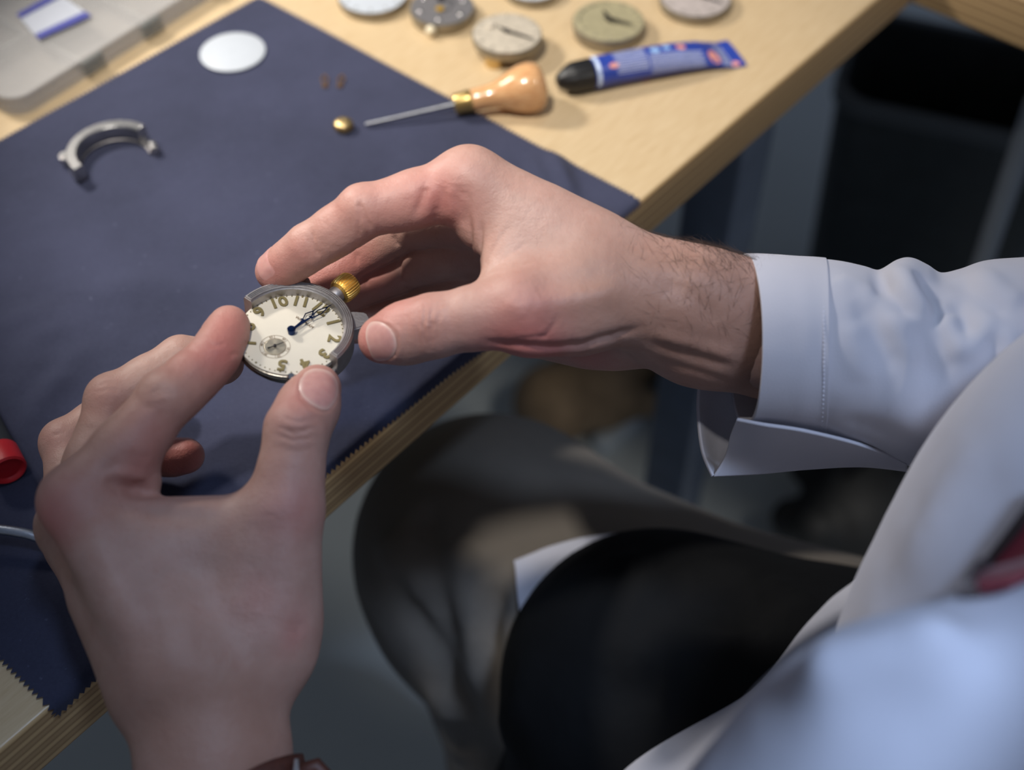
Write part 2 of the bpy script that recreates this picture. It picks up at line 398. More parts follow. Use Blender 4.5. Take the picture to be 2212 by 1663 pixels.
# ================================================================== hands
def mm(px, py, d): return P(px, py, d/1000.0)*1000.0
def chain(g, pts, k=3.0, pads=None):
    for (a, ra), (b, rb) in zip(pts, pts[1:]): g.cap(a, b, ra, rb, k)
def finger(F, j, r, pad=None, waist=.93):
    """j: MCP,PIP,DIP,TIP centres; r: radii there. Phalanges narrow between the joints; pad = palmar side."""
    g = F.like()
    j = [np.asarray(x, float) for x in j]
    for i in range(3):
        a, b = j[i], j[i+1]; m = (a+b)/2; ra, rb = r[i], r[i+1]; rm = (ra+rb)/2*waist
        g.cap(a, m, ra, rm, 4.0); g.cap(m, b, rm, rb, 4.0)
    if pad is not None:
        p = unit(pad)
        for i in range(3):
            m = j[i]*.5+j[i+1]*.5; d = j[i+1]-j[i]; q = unit(p-unit(d)*(p@unit(d)))
            rr = (r[i]+r[i+1])/2
            g.cap(m-d*.2+q*rr*.22, m+d*.2+q*rr*.22, rr*.86, rr*.84, 5.0)
        d = j[3]-j[2]; q = unit(p-unit(d)*(p@unit(d)))
        g.cap(j[3]-d*.25+q*r[3]*.22, j[3]+q*r[3]*.12, r[3]*.93, r[3]*.86, 4.0)
        # dorsal knuckle at the middle joint
        q1 = unit(p-unit(j[2]-j[0])*(p@unit(j[2]-j[0])))
        g.cap(j[1]-q1*r[1]*.2, j[1]-q1*r[1]*.2, r[1]*.76, None, 4.0)
    return g

def build_right(h=0.8):
    W0 = mm(1480, 690, 456); WR = mm(1660, 722, 459); EL = mm(2060, 790, 470)
    J = dict(
      index=[mm(1012, 396, 452), mm(786, 456, 449), mm(666, 534, 455), mm(592, 586, 463)],
      middle=[mm(1030, 450, 471), mm(866, 487, 494), mm(768, 545, 498), mm(688, 606, 495)],
      ring=[mm(1035, 520, 488), mm(868, 580, 509), mm(788, 610, 508), mm(722, 650, 504)],
      pinky=[mm(1045, 600, 503), mm(890, 655, 517), mm(822, 682, 515), mm(765, 705, 508)],
      thumb=[mm(1365, 640, 448), mm(1122, 668, 434), mm(935, 704, 437), mm(826, 733, 444)])
    R = dict(index=[11.2, 9.0, 8.0, 6.6], middle=[11.4, 9.4, 8.5, 7.2], ring=[10.8, 8.9, 8.1, 7.0], pinky=[10, 7.9, 7.2, 6.4])
    allp = np.array([p for v in J.values() for p in v]+[W0, WR, mm(1690, 722, 459)])
    F = Field(allp.min(0)-34, allp.max(0)+34, h)
    CM = dict(index=mm(1370, 585, 452), middle=mm(1375, 615, 464), ring=mm(1385, 655, 474), pinky=mm(1390, 700, 480))
    for f, k in (('index', 9), ('middle', 9), ('ring', 9), ('pinky', 9)):
        F.cap(CM[f], J[f][0], 12.5, R[f][0]+1.0, 10)
    # wrist and forearm: an oval swept along the arm (two bones)
    F.cap(mm(1395, 612, 455), mm(1500, 638, 450), 12.5, 15, 12); F.cap(mm(1500, 638, 450), EL+unit(CAM_Y)*11, 15.5, 19, 12)
    F.cap(mm(1380, 690, 468), mm(1500, 735, 464), 13, 14, 12); F.cap(mm(1500, 735, 464), EL-unit(CAM_Y)*14, 14.5, 19, 12)
    F.cap(mm(1440, 665, 455), mm(1560, 700, 456), 18, 20, 10)
    # ulnar heel of the palm
    F.cap(mm(1140, 690, 496), mm(1330, 715, 482), 13.5, 14, 12)
    F.cap(mm(1150, 660, 492), mm(1270, 700, 486), 14, 13.5, 12)
    # first web: muscle between thumb and index metacarpals
    F.cap(mm(1170, 490, 452), mm(1185, 640, 442), 11.5, 12, 12)
    F.cap(mm(1265, 550, 452), mm(1275, 645, 444), 14, 14, 12)
    F.cap(mm(1085, 440, 453), mm(1092, 600, 443), 9.5, 8.5, 10)
    F.cap(mm(1300, 600, 448), mm(1420, 650, 450), 15, 15, 12)
    F.cap(mm(1015, 395, 451), mm(1040, 480, 455), 10, 9, 9)
    g = F.like()
    for f in ('index', 'middle', 'ring', 'pinky'):
        j = J[f]; pad = (j[0]+j[2])/2-j[1]
        gf = finger(F, j, R[f], pad)
        g.F = np.minimum(g.F, gf.F)
    F.join(g, 5.5)
    # thumb
    t = F.like(); j = J['thumb']
    t.cap(j[0], j[1], 15.0, 12.6, 6); t.cap(mm(1240, 680, 443), mm(1150, 700, 437), 14.5, 11.5, 8)
    t.cap(j[1], (j[1]+j[2])/2, 12.4, 10.3, 6); t.cap((j[1]+j[2])/2, j[2], 10.3, 10.6, 6)
    t.cap(j[2], (j[2]*.45+j[3]*.55), 10.4, 10.2, 5); t.cap((j[2]*.45+j[3]*.55), j[3], 10.3, 8.6, 5)
    F.join(t, 8.0)
    return F, J, R

def build_left(h=0.8):
    W0 = mm(462, 1600, 392); EL = mm(480, 2100, 372)
    J = dict(
      index=[mm(168, 1082, 414), mm(362, 860, 426), mm(462, 768, 438), mm(494, 702, 447)],
      middle=[mm(158, 1135, 440), mm(247, 866, 454), mm(392, 777, 462), mm(482, 782, 468)],
      ring=[mm(168, 1165, 462), mm(143, 957, 484), mm(262, 872, 497), mm(345, 845, 503)],
      pinky=[mm(195, 1210, 470), mm(205, 1040, 494), mm(302, 986, 503), mm(404, 983, 500)],
      thumb=[mm(570, 1400, 422), mm(616, 1098, 421), mm(642, 928, 424), mm(686, 838, 438)])
    R = dict(index=[11.6, 9.5, 8.1, 6.7], middle=[11.6, 9.6, 8.4, 7.2], ring=[11, 9.0, 8.0, 7.0], pinky=[10, 7.9, 7.0, 6.4])
    allp = np.array([p for v in J.values() for p in v]+[W0, mm(470, 1760, 385)])
    F = Field(allp.min(0)-34, allp.max(0)+34, h)
    CM = dict(index=mm(375, 1440, 404), middle=mm(350, 1470, 414), ring=mm(345, 1500, 426), pinky=mm(355, 1525, 432))
    for f in ('index', 'middle', 'ring', 'pinky'):
        F.cap(CM[f], J[f][0], 12.0, R[f][0]+.6, 10)
    F.cap(mm(380, 1480, 412), mm(410, 1640, 408), 15, 15.5, 12); F.cap(mm(410, 1640, 408), mm(425, 2150, 392), 15.5, 20, 10)
    F.cap(mm(520, 1440, 422), mm(520, 1640, 416), 16, 14.5, 12); F.cap(mm(520, 1640, 416), mm(540, 2150, 404), 14.5, 19, 10)
    F.cap(mm(460, 1480, 412), mm(470, 1660, 408), 18, 18, 10)
    # web and first dorsal interosseous
    F.cap(mm(330, 1125, 420), mm(545, 1122, 422), 7.0, 7.0, 9)
    F.cap(mm(262, 1180, 414), mm(560, 1170, 422), 10, 11, 12)
    F.cap(mm(330, 1290, 416), mm(550, 1290, 424), 15, 15, 12)
    F.cap(mm(385, 1400, 412), mm(545, 1400, 424), 17, 17, 12)
    F.cap(mm(246, 1290, 424), mm(334, 1480, 418), 12, 14, 12)
    # thenar
    F.cap(mm(578, 1330, 424), mm(582, 1200, 422), 16, 13.5, 12)
    g = F.like()
    for f in ('index', 'middle', 'ring', 'pinky'):
        j = J[f]; pad = (j[0]+j[2])/2-j[1]
        if f == 'index': pad = mm(420, 960, 440)-mm(362, 860, 426)
        gf = finger(F, j, R[f], pad)
        g.F = np.minimum(g.F, gf.F)
    # flesh at the root of the index
    F.join(g, 5.5)
    F.cap(mm(292, 1010, 424), mm(312, 1040, 424), 7.5, 5.5, 6)
    t = F.like(); j = J['thumb']
    t.cap(j[0], j[1], 16.0, 11.4, 6); t.cap(j[1], j[1], 11.9, None, 5)
    t.cap(j[1], (j[1]+j[2])/2, 11.2, 10.0, 6); t.cap((j[1]+j[2])/2, j[2], 10.0, 10.3, 6)
    t.cap(j[2], (j[2]*.45+j[3]*.55), 10.2, 9.9, 5); t.cap((j[2]*.45+j[3]*.55), j[3], 10.0, 8.3, 5)
    F.join(t, 9.0)
    return F, J, R
# ================================================================== benches, cloth and what lies on them
E0 = T(0, 1622); E1 = T(1890, 2)
EX = unit((E1-E0)*[1, 1, 0]); EY = np.array([-EX[1], EX[0], 0]); ANG = math.atan2(EX[1], EX[0])
def loc2(p): d = np.asarray(p)-E0; return np.array([d@EX, d@EY])
def wor(x, y, z=TABLE_Z): return E0*[1, 1, 0]+EX*x+EY*y+np.array([0, 0, z])
Lc = loc2(T(1992, -86))[0]
THK = .031
for nm_, bx_ in (('wall_back', (-2.6, 2.6, 3.2, 3.3, 0, 2.6)), ('wall_left', (-2.7, -2.6, -2.0, 3.3, 0, 2.6))):
    wb_ = bmesh.new(); add_box(wb_, *bx_); tag(bm_obj(nm_, wb_, simple(nm_+'_paint', lin(176, 180, 184), .85, var=.04, vscale=3), None, False), 'pale grey painted wall of the workshop', 'wall', None, 'structure')
floor_bm = bmesh.new(); add_box(floor_bm, -2.6, 2.6, -2.0, 3.2, -.05, 0)
tag(bm_obj('floor', floor_bm, MT['floor'], None, False), 'grey smooth floor under the workbench', 'floor', None, 'structure')
def bench_top(name, x0, x1, y0, y1, parent):
    bm = bmesh.new(); add_box(bm, x0, x1, y0, y1, TABLE_Z-THK, TABLE_Z, bev=.0022)
    o = bm_obj(name, bm, None, parent, True, 60); o.data.materials.append(MT['ply']); o.data.materials.append(MT['plye'])
    for p in o.data.polygons: p.material_index = 0 if abs(p.normal.z) > .75 else 1
    return o
b1 = thing('workbench', 'pale plywood workbench with layered edge, under the navy cloth', 'workbench', tuple(E0*[1, 1, 0]), (0, 0, ANG))
bench_top('bench_top', -.55, Lc, 0, .85, b1)
def leg(parent, x, y, s=.021):
    bm = bmesh.new(); add_box(bm, x-s, x+s, y-s, y+s, .012, TABLE_Z-THK, bev=.003); lo = bm_obj('leg', bm, MT['leg'], parent)
    bm = bmesh.new(); add_lathe(bm, [(.026, 0), (.028, .004), (.026, .012)], 20, Matrix.Translation((x, y, 0))); bm_obj('foot', bm, MT['black_plastic'], lo)
lp = loc2(T(1505, 750, .4))
leg(b1, lp[0], lp[1]); leg(b1, lp[0], .78); leg(b1, -.48, .10); leg(b1, -.48, .78)
b2 = thing('side_bench', 'second plywood bench joining at the far right corner', 'workbench', tuple(E0*[1, 1, 0]), (0, 0, ANG))
bench_top('bench_top', Lc+.001, Lc+.62, -.75, .85, b2)
leg(b2, Lc+.55, -.68); leg(b2, Lc+.55, .78); leg(b2, Lc+.06, .78)

# ---- navy cloth with pinked edges
A_ = loc2(T(560, -3)); B_ = loc2(T(1372, 432)); C_ = loc2(T(118, 1540)); D_ = A_+(C_-B_)*1.0
d0 = loc2(T(0, 311)); D_ = A_+(d0-A_)*np.linalg.norm(C_-B_)/np.linalg.norm(d0-A_)*1.0
RIDGES = [([(1195, 345), (1212, 385), (1235, 440)], .0055, .0052), ([(1150, 350), (1172, 400), (1195, 450)], .005, .003),
          ([(40, 780), (90, 735), (160, 715)], .008, .0022), ([(30, 860), (70, 800), (130, 770)], .008, .002), ([(60, 930), (110, 850), (170, 820)], .007, .002),
          ([(200, 640), (330, 620), (470, 640)], .01, .0022), ([(90, 900), (150, 800), (190, 760)], .007, .0022), ([(10, 720), (60, 690), (120, 690)], .008, .0022), ([(430, 900), (620, 890), (780, 870)], .012, .002), ([(120, 1300), (180, 1250), (240, 1230)], .01, .002),
          ([(20, 1180), (60, 1300), (140, 1420)], .012, .0016), ([(700, 900), (760, 820), (820, 800)], .012, .0018), ([(420, 560), (500, 470), (640, 380)], .014, .0014)]
RW = [(np.array([loc2(T(*q)) for q in L]), w, a) for L, w, a in RIDGES]
def cloth():
    NU, NV = 258, 230
    V = np.zeros((NV+1, NU+1, 3))
    u = np.linspace(0, 1, NU+1); v = np.linspace(0, 1, NV+1)
    # u runs along the bench edge (left to right), v from the bench edge inwards
    for j in range(NV+1):
        a = C_*(1-v[j])+D_*v[j]; b = B_*(1-v[j])+A_*v[j]
        V[j, :, :2] = a+(b-a)*u[:, None]
    over = np.interp(u, [0, .05, .16, .42, .60, .68, .76, .85, .93, 1], [.006, .004, -.001, .001, .0045, .0085, .0092, .004, 0, .001])
    yb = -over; V0 = V[0, :, 1].copy()
    for j in range(NV+1):
        w = (1-v[j])**3
        V[j, :, 1] = V[j, :, 1]*(1-w)+(V[j, :, 1]-V0+yb)*w
    # teeth
    n = np.arange(NU+1); V[0, :, 1] += np.where(n % 2 == 0, .0011, -.0013); V[-1, :, 1] += np.where(n % 2 == 0, -.0009, .0012)
    m = np.arange(NV+1); V[:, 0, 0] += np.where(m % 2 == 0, .0009, -.0012); V[:, -1, 0] += np.where(m % 2 == 0, -.0009, .0012)
    X = V.reshape(-1, 3); z = np.full(len(X), .0014)
    for L, w, a in RW:
        best = np.full(len(X), 9.0); tt = np.zeros(len(X))
        for k in range(len(L)-1):
            d = L[k+1]-L[k]; t = np.clip(((X[:, :2]-L[k])@d)/(d@d), 0, 1); q = np.linalg.norm(X[:, :2]-L[k]-t[:, None]*d, axis=1)
            mm_ = q < best; best[mm_] = q[mm_]; tt[mm_] = (k+t[mm_])/(len(L)-1)
        z += a*np.exp(-(best/w)**2)*np.sin(np.pi*np.clip(tt*.9+.05, 0, 1))**.5
    z += .0004*(np.sin(X[:, 0]*40+X[:, 1]*23)+np.sin(X[:, 0]*21-X[:, 1]*57))*.5+.0004
    R = .0042; s = -X[:, 1]; y = X[:, 1].copy(); zz = TABLE_Z+z
    c = s > -R; th = np.clip((s+R)/R, 0, math.pi/2)
    y2 = R-R*np.sin(th)-.0014; z2 = TABLE_Z+z-R*(1-np.cos(th))-np.maximum(0, s+R-R*math.pi/2)
    y = np.where(c, y2, y); zz = np.where(c, z2, zz)
    G = E0*[1, 1, 0]+np.outer(X[:, 0], EX)+np.outer(y, EY); G[:, 2] = zz
    i = np.arange((NV+1)*(NU+1)).reshape(NV+1, NU+1)
    Q = np.stack([i[:-1, :-1], i[:-1, 1:], i[1:, 1:], i[1:, :-1]], -1).reshape(-1, 4)
    me = np_mesh('work_cloth', G, Q)
    o = link('work_cloth', me, MT['cloth'])
    return tag(o, 'navy blue cloth with zigzag cut edges spread on the pale workbench', 'cloth')
cloth()
CL = TABLE_Z+.0022      # top of the cloth
def Z(a): return Matrix.Translation(Vector(a))

# ---- clear compartment box
ob0 = T(42, 262); oux = unit((T(470, -10)-ob0)); ouy = np.array([-oux[1], oux[0], 0])
oang = math.atan2(oux[1], oux[0])
BL, BD, BH = .34, .19, .0112
box = thing('compartment_box', 'clear plastic compartment box with divided cells at upper left', 'storage box', tuple(ob0), (0, 0, oang))
def rrect(x0, x1, y0, y1, r, n=6):
    out = []
    for cx, cy, a in ((x1-r, y0+r, -90), (x1-r, y1-r, 0), (x0+r, y1-r, 90), (x0+r, y0+r, 180)):
        for k in range(n+1):
            t = math.radians(a+90*k/n); out.append((cx+r*math.cos(t), cy+r*math.sin(t)))
    return out
bm = bmesh.new(); O = rrect(0, BL, 0, BD, .012); I = rrect(.0018, BL-.0018, .0018, BD-.0018, .0105)
ov = [[bm.verts.new((x, y, z)) for x, y in O] for z in (0.0004, BH)]; iv = [[bm.verts.new((x, y, z)) for x, y in I] for z in (BH, .002)]
n_ = len(O); rings = [ov[0], ov[1], iv[0], iv[1]]
for a, b in zip(rings, rings[1:]):
    for k in range(n_): bm.faces.new((a[k], a[(k+1) % n_], b[(k+1) % n_], b[k]))
bm.faces.new(ov[0][::-1]); bm.faces.new(iv[1])
bm_obj('tray', bm, MT['clear'], box)
for k in range(1, 7):
    bm = bmesh.new(); add_box(bm, BL*k/7-.0008, BL*k/7+.0008, .002, BD-.002, .0022, BH-.002); bm_obj('divider', bm, MT['clear2'], box)
for k in range(1, 4):
    bm = bmesh.new(); add_box(bm, .002, BL-.002, BD*k/4-.0008, BD*k/4+.0008, .0022, BH-.0016); bm_obj('divider', bm, MT['clear2'], box)
bm = bmesh.new(); add_prism(bm, rrect(-.001, BL+.001, -.001, BD+.001, .012), BH+.0003, BH+.0018); bm_obj('lid', bm, MT['clear'], box)
for x in (.045, .088, .141, .205):
    bm = bmesh.new(); add_box(bm, x, x+.014, -.004, -.0012, .003, BH+.001, bev=.001); bm_obj('latch', bm, MT['latch'], box)
cz = TABLE_Z+BH+.0022
ck = [T(x, y, cz) for x, y in ((38, 34), (125, -14), (196, 36), (84, 86))]
card = thing('label_card', 'white card with dark blue bars on the compartment box lid', 'card', tuple(sum(ck)/4))
def sheet(name, quad, z, t, mat, parent):
    bm = bmesh.new(); o = np.array(parent.location)
    add_prism(bm, [((q-o)[0], (q-o)[1]) for q in quad][::-1], z, z+t); return bm_obj(name, bm, mat, parent, False)
sheet('card_face', ck, 0, .0006, MT['card'], card)
lerp = lambda a, b, t: a+(b-a)*t
sheet('blue_bar', [lerp(ck[0], ck[3], -.02), lerp(ck[1], ck[2], -.02), lerp(ck[1], ck[2], .16), lerp(ck[0], ck[3], .16)], .0007, .0004, MT['cardblue'], card)
sheet('blue_bar', [lerp(ck[0], ck[3], .84), lerp(ck[1], ck[2], .84), lerp(ck[1], ck[2], 1.03), lerp(ck[0], ck[3], 1.03)], .0007, .0004, MT['cardblue'], card)

# ---- loose white dial
c = T(503, 114, CL); wd = thing('watch_dial', 'round white enamel watch dial lying alone on the navy cloth', 'watch dial', tuple(c), (0, 0, .4))
bm = bmesh.new(); add_lathe(bm, [(0, 0), (.0178, 0), (.0183, .0004), (.0182, .0009), (.0172, .0013), (.0006, .0015), (.0005, .0010)], 72); bm_obj('enamel_disc', bm, MT['enamel'], wd)
bm = bmesh.new()
for k in range(60):
    a = k*math.pi/30; add_box(bm, .0150, .0160 if k % 5 else .0166, -.00012, .00012, .00141, .00146, Matrix.Rotation(a, 4, 'Z'))
bm_obj('minute_track', bm, simple('pale_grey_print', lin(206, 208, 210), .6), wd, False)

# ---- two loose gilt hands
def loose_hand(px, py, rot, label):
    bm = bmesh.new(); R0 = Matrix.Rotation(rot, 4, 'Z')
    add_ring_arc(bm, .0008, .0016, 0, .0004, 0, 2*math.pi, 20, R0, 0)
    for s in (-1, 1): add_prism(bm, [(s*.0003, .0012), (s*.0011, .0012), (s*.0022, .0066), (s*.0014, .0066)][::s], 0, .0004, R0)
    for s in (-1, 1): add_prism(bm, [(s*.0014, .0064), (s*.0022, .0064), (s*.0003, .0104), (-s*.0003, .0098)][::s], 0, .0004, R0)
    o = bm_obj('watch_hand', bm, simple('tarnished_gilt', lin(128, 98, 66), .45, .5), None, False); o.location = T(px, py, CL)
    tag(o, label, 'watch hand', 'loose gilt watch hands')
loose_hand(702, 186, .12, 'tiny gilt watch hand on the cloth, left of the pair'); loose_hand(734, 186, -.05, 'tiny gilt watch hand on the cloth, right of the pair')
# ---- brass crown
cr = thing('brass_crown', 'small round brass crown on the cloth beside the awl tip', 'watch crown', tuple(T(743, 277, CL)))
bm = bmesh.new(); prof = [(0, 0), (.0042, 0), (.0047, .0006), (.0048, .0030), (.0043, .0042), (.0030, .0050), (.0016, .0053), (.0006, .0052), (0, .0050)]
add_lathe(bm, prof, 40); bm_obj('knob', bm, MT['brass'], cr)
bm = bmesh.new()
for k in range(24): add_box(bm, .0046, .00505, -.0002, .0002, .0008, .0034, Matrix.Rotation(k*math.pi/12, 4, 'Z'))
bm_obj('fluting', bm, MT['brass'], cr)

# ---- awl
tip = T(788, 269, CL+.0012); endp = T(1178, 181, TABLE_Z+.0135)
ax = unit(endp-tip); AL = np.linalg.norm(endp-tip)
fr = AL*.497; q = Vector(ax).to_track_quat('Z', 'Y')
awl = thing('awl', 'wood-handled awl with brass ferrule lying across the cloth edge', 'awl', tuple(tip)); awl.rotation_mode = 'QUATERNION'; awl.rotation_quaternion = q
bm = bmesh.new(); add_lathe(bm, [(0, 0), (.0005, .0003), (.0009, .0012), (.0010, .010), (.0012, .03), (.0016, fr)], 20); bm_obj('shaft', bm, make_brushed('awl_steel', lin(150, 152, 158), .42), awl)
bm = bmesh.new(); add_lathe(bm, [(.0018, fr-.0005), (.0050, fr-.0004), (.0055, fr+.0004), (.0058, fr+.006), (.0061, fr+.0068), (.0060, fr+.0085), (.0058, fr+.009)], 32); bm_obj('ferrule', bm, simple('brass_ferrule', lin(196, 166, 104), .3, .85, var=.1), awl)
HB = fr+.009; hl = AL-HB
bm = bmesh.new(); hp = [(.0056, 0), (.0059, .02), (.0061, .15), (.0066, .29), (.0082, .41), (.0108, .54), (.0127, .67), (.0133, .79), (.0126, .89), (.0104, .96), (.0064, .993), (0, 1.0)]
add_lathe(bm, [(r, HB+z*hl) for r, z in hp], 40); bm_obj('handle', bm, MT['handle'], awl)

# ---- glue tube
ta = T(1203, 176, TABLE_Z+.0085); tb = T(1592, 110, TABLE_Z+.002)
tx = unit((tb-ta)*[1, 1, 0]); TL = np.linalg.norm((tb-ta)[:2])
tube = thing('glue_tube', 'blue glue tube with black cap lying on the bare wood', 'glue tube', (ta[0], ta[1], TABLE_Z), (0, 0, math.atan2(tx[1], tx[0])))
c0 = .0205
bm = bmesh.new(); rings = []
def ringv(bm, x, a, b, zc, n=40): return [bm.verts.new((x, a*math.cos(2*math.pi*k/n), zc+b*math.sin(2*math.pi*k/n))) for k in range(n)]
secs = [(c0-.001, .0062, .0062), (c0, .0082, .0082), (c0+.002, .0088, .0086), (c0+.012, .0089, .0083), (c0+.03, .0096, .0078), (c0+.05, .0105, .0066), (c0+.066, .0113, .0048), (TL-.010, .0124, .0018), (TL-.008, .0125, .0009), (TL, .0126, .0008)]
secs = [(x, a, b, b+.0002) for x, a, b in secs]
xs = np.array([s[0] for s in secs]); fine = np.r_[np.linspace(xs[0], xs[2], 5), np.linspace(xs[2], TL, 46)[1:]]
SI = lambda x: tuple(np.interp(x, xs, [s[i] for s in secs]) for i in (1, 2, 3))
rr = [ringv(bm, x, *SI(x)) for x in fine]
for a, b in zip(rr, rr[1:]):
    for k in range(40): bm.faces.new((a[k], a[(k+1) % 40], b[(k+1) % 40], b[k]))
bm.faces.new(rr[0][::-1]); bm.faces.new(rr[-1])
tb_o = bm_obj('tube_body', bm, MT['tube'], tube)
for k in ('tubewhite', 'tubetext', 'tubered', 'tubepink', 'tubesky', 'tubegrey'): tb_o.data.materials.append(MT[k])
def on_tube(x, ang):  # point just above the printed surface, ang from +y round over the top
    a, b, zc = SI(x); return (x, (a+.00015)*math.cos(ang), zc+(b+.00015)*math.sin(ang))
def decal(bm, x0, x1, a0, a1, oval=False, nx=8, na=8):
    if oval:
        xc, ac, rx, ra = (x0+x1)/2, (a0+a1)/2, (x1-x0)/2, (a1-a0)/2
        c_ = bm.verts.new(on_tube(xc, ac)); ring = [bm.verts.new(on_tube(xc+rx*math.cos(t), ac+ra*math.sin(t))) for t in np.linspace(0, 2*math.pi, 25)[:-1]]
        for k in range(24): bm.faces.new((c_, ring[k], ring[(k+1) % 24]))
    else:
        g = [[bm.verts.new(on_tube(x0+(x1-x0)*i/nx, a0+(a1-a0)*j/na)) for j in range(na+1)] for i in range(nx+1)]
        for i in range(nx):
            for j in range(na): bm.faces.new((g[i][j], g[i+1][j], g[i+1][j+1], g[i][j+1]))
D2 = math.radians
decs = [('tubewhite', [(.0304, .0322, D2(20), D2(200), 0)]), ('tubered', [(.044, .051, D2(238), D2(262), 1), (.054, .060, D2(228), D2(250), 1)]),
        ('tubepink', [(.0735, .0785, D2(75), D2(100), 1), (.0885, .0945, D2(100), D2(158), 1), (.1005, .1045, D2(130), D2(158), 1), (.0365, .0415, D2(118), D2(138), 1)]),
        ('tubesky', [(.0595, .0645, D2(78), D2(104), 1), (.0665, .0705, D2(74), D2(96), 1)]), ('tubegrey', [(.058, .086, D2(222), D2(262), 0)])]
lines_ = []
for k in range(11): lines_.append((.040+.0004*(k % 3), .0565, D2(62+9.5*k), D2(62+9.5*k+4.6), 0))
for k in range(9): lines_.append((.0575, .086-.001*(k % 2), D2(108+8.5*k), D2(108+8.5*k+4.2), 0))
for k in range(5): lines_.append((.0955+.0012*k, .0962+.0012*k, D2(60), D2(165), 0))
decs.append(('tubetext', lines_))
for nm, L in [(n_, [q]) if n_ != 'tubetext' else (n_, q) for n_, Q_ in decs for q in (Q_ if n_ != 'tubetext' else [Q_])]:
    bm = bmesh.new()
    fx = lambda x: c0+(x-.030)*(TL-c0)/(.1075-.030)
    for x0, x1, a0, a1, ov_ in L: decal(bm, fx(x0), fx(x1), a0, a1, bool(ov_))
    bm_obj('print', bm, MT[nm], tube)
bm = bmesh.new(); prof = [(0, 0), (.0026, 0), (.0036, .0007), (.0058, .0042), (.0076, .0078), (.0081, .0092), (.0083, .0192), (.0078, .0202), (.005, .0202)]
n = 48; M_ = Matrix.Translation((0, 0, .0086))@Matrix.Rotation(math.pi/2, 4, 'Y')
rg = [[bm.verts.new(M_@Vector((r*(1+(.045 if (k % 4 < 2 and z > .004) else 0))*math.cos(2*math.pi*k/n), r*(1+(.045 if (k % 4 < 2 and z > .004) else 0))*math.sin(2*math.pi*k/n), z))) for k in range(n)] for r, z in prof[1:]]
for a, b in zip(rg, rg[1:]):
    for k in range(n): bm.faces.new((a[k], a[(k+1) % n], b[(k+1) % n], b[k]))
bm.faces.new(rg[0][::-1]); bm.faces.new(rg[-1]); bm_obj('cap', bm, MT['black_plastic'], tube, True, 25)

# ---- watch movements waiting on the bench
def hand_poly(bm, ang, L, w, z, t=.0003, tail=.003):
    M = Matrix.Rotation(ang, 4, 'Z'); add_prism(bm, [(-w*.7, -tail), (w*.7, -tail), (w, L*.25), (w*.35, L), (-w*.35, L), (-w, L*.25)], z, z+t, M)
def movement(px, py, rpx, name, label, face, hgt=.0065, lift=0.0, hands=(), rimr=1.0, crown=None, kind='dial'):
    c = T(px, py, TABLE_Z+hgt+lift); d = PX(c[None])[0, 2]; r = rpx*d/FPX
    o = thing(name, label, 'watch movement', (c[0], c[1], TABLE_Z), (0, 0, 0), 'watch movements on the bare bench')
    bm = bmesh.new(); add_lathe(bm, [(0, .0001), (r*.90, .0001), (r*.97, .0006), (r*.985, hgt*.5), (r, hgt*.55), (r, hgt-.0008), (r*.985, hgt-.0003), (r*.94, hgt-.0002)], 64, Z((0, 0, lift)), False); bm_obj('case_ring', bm, MT['rim'], o)
    bm = bmesh.new(); zt = lift+hgt
    if kind == 'dial': add_lathe(bm, [(r*.955, zt-.0006), (r*.96, zt), (r*.62, zt+.0004), (.0006, zt+.0005)], 64)
    elif kind == 'step': add_lathe(bm, [(r*.975, zt-.0006), (r*.97, zt), (r*.83, zt+.0004), (r*.81, zt-.0003), (.0006, zt-.0003)], 64)
    else: add_lathe(bm, [(r*.96, zt-.0006), (r*.965, zt), (r*.30, zt), (r*.28, zt+.0008), (r*.12, zt+.0008), (r*.11, zt+.0002), (.0004, zt+.0002)], 64)
    bm_obj('dial' if kind != 'plate' else 'plate', bm, face, o)
    if kind != 'plate':
        bm = bmesh.new()
        for k in range(12): add_box(bm, r*.76, r*.88, -.0003, .0003, zt+.00025, zt+.00045, Matrix.Rotation(k*math.pi/6, 4, 'Z'))
        bm_obj('hour_marks', bm, simple('faded_marks', lin(120, 114, 104), .6), o, False)
    for a, L, w in hands:
        bm = bmesh.new(); hand_poly(bm, a, L*r, w, zt+.0014); bm_obj('hand', bm, MT['darkmetal'], o, False)
    if hands:
        bm = bmesh.new(); add_lathe(bm, [(.0013, zt), (.0013, zt+.0022), (.0006, zt+.0026), (0, zt+.0026)], 16); bm_obj('centre_post', bm, MT['darkmetal'], o)
    if crown is not None:
        a, cr_, cl = crown; M = Matrix.Rotation(a, 4, 'Z')@Z((r*.99, 0, lift+hgt*.4))@Matrix.Rotation(math.pi/2, 4, 'Y')
        bm = bmesh.new(); add_lathe(bm, [(0, 0), (cr_*.5, 0), (cr_*.5, cl*.35), (cr_, cl*.4), (cr_, cl*.92), (cr_*.8, cl), (0, cl)], 24, M); bm_obj('crown', bm, MT['brass'], o)
    return o, r, zt
movement(805, -14, 76, 'watch_movement', 'white-faced watch movement cut by the top of the photo, leftmost', MT['enamel'], .006, hands=[(1.0, .6, .0007)])
o, r, zt = movement(955, 14, 70, 'watch_movement', 'dark grey watch movement lying face down with amber jewel', MT['plate'], .0075, kind='plate')
bm = bmesh.new(); add_lathe(bm, [(0, zt+.0009), (.0022, zt+.0009), (.0024, zt+.0014), (.0012, zt+.0019), (0, zt+.0019)], 24, Z((-.001, -.004, 0))); bm_obj('jewel', bm, simple('amber_jewel', lin(186, 148, 52), .3, .3), o)
bm = bmesh.new(); add_lathe(bm, [(.0022, zt), (.0022, zt+.007), (.0016, zt+.0075), (0, zt+.0075)], 20, Z((-.001, .006, 0))); bm_obj('post', bm, MT['darkmetal'], o)
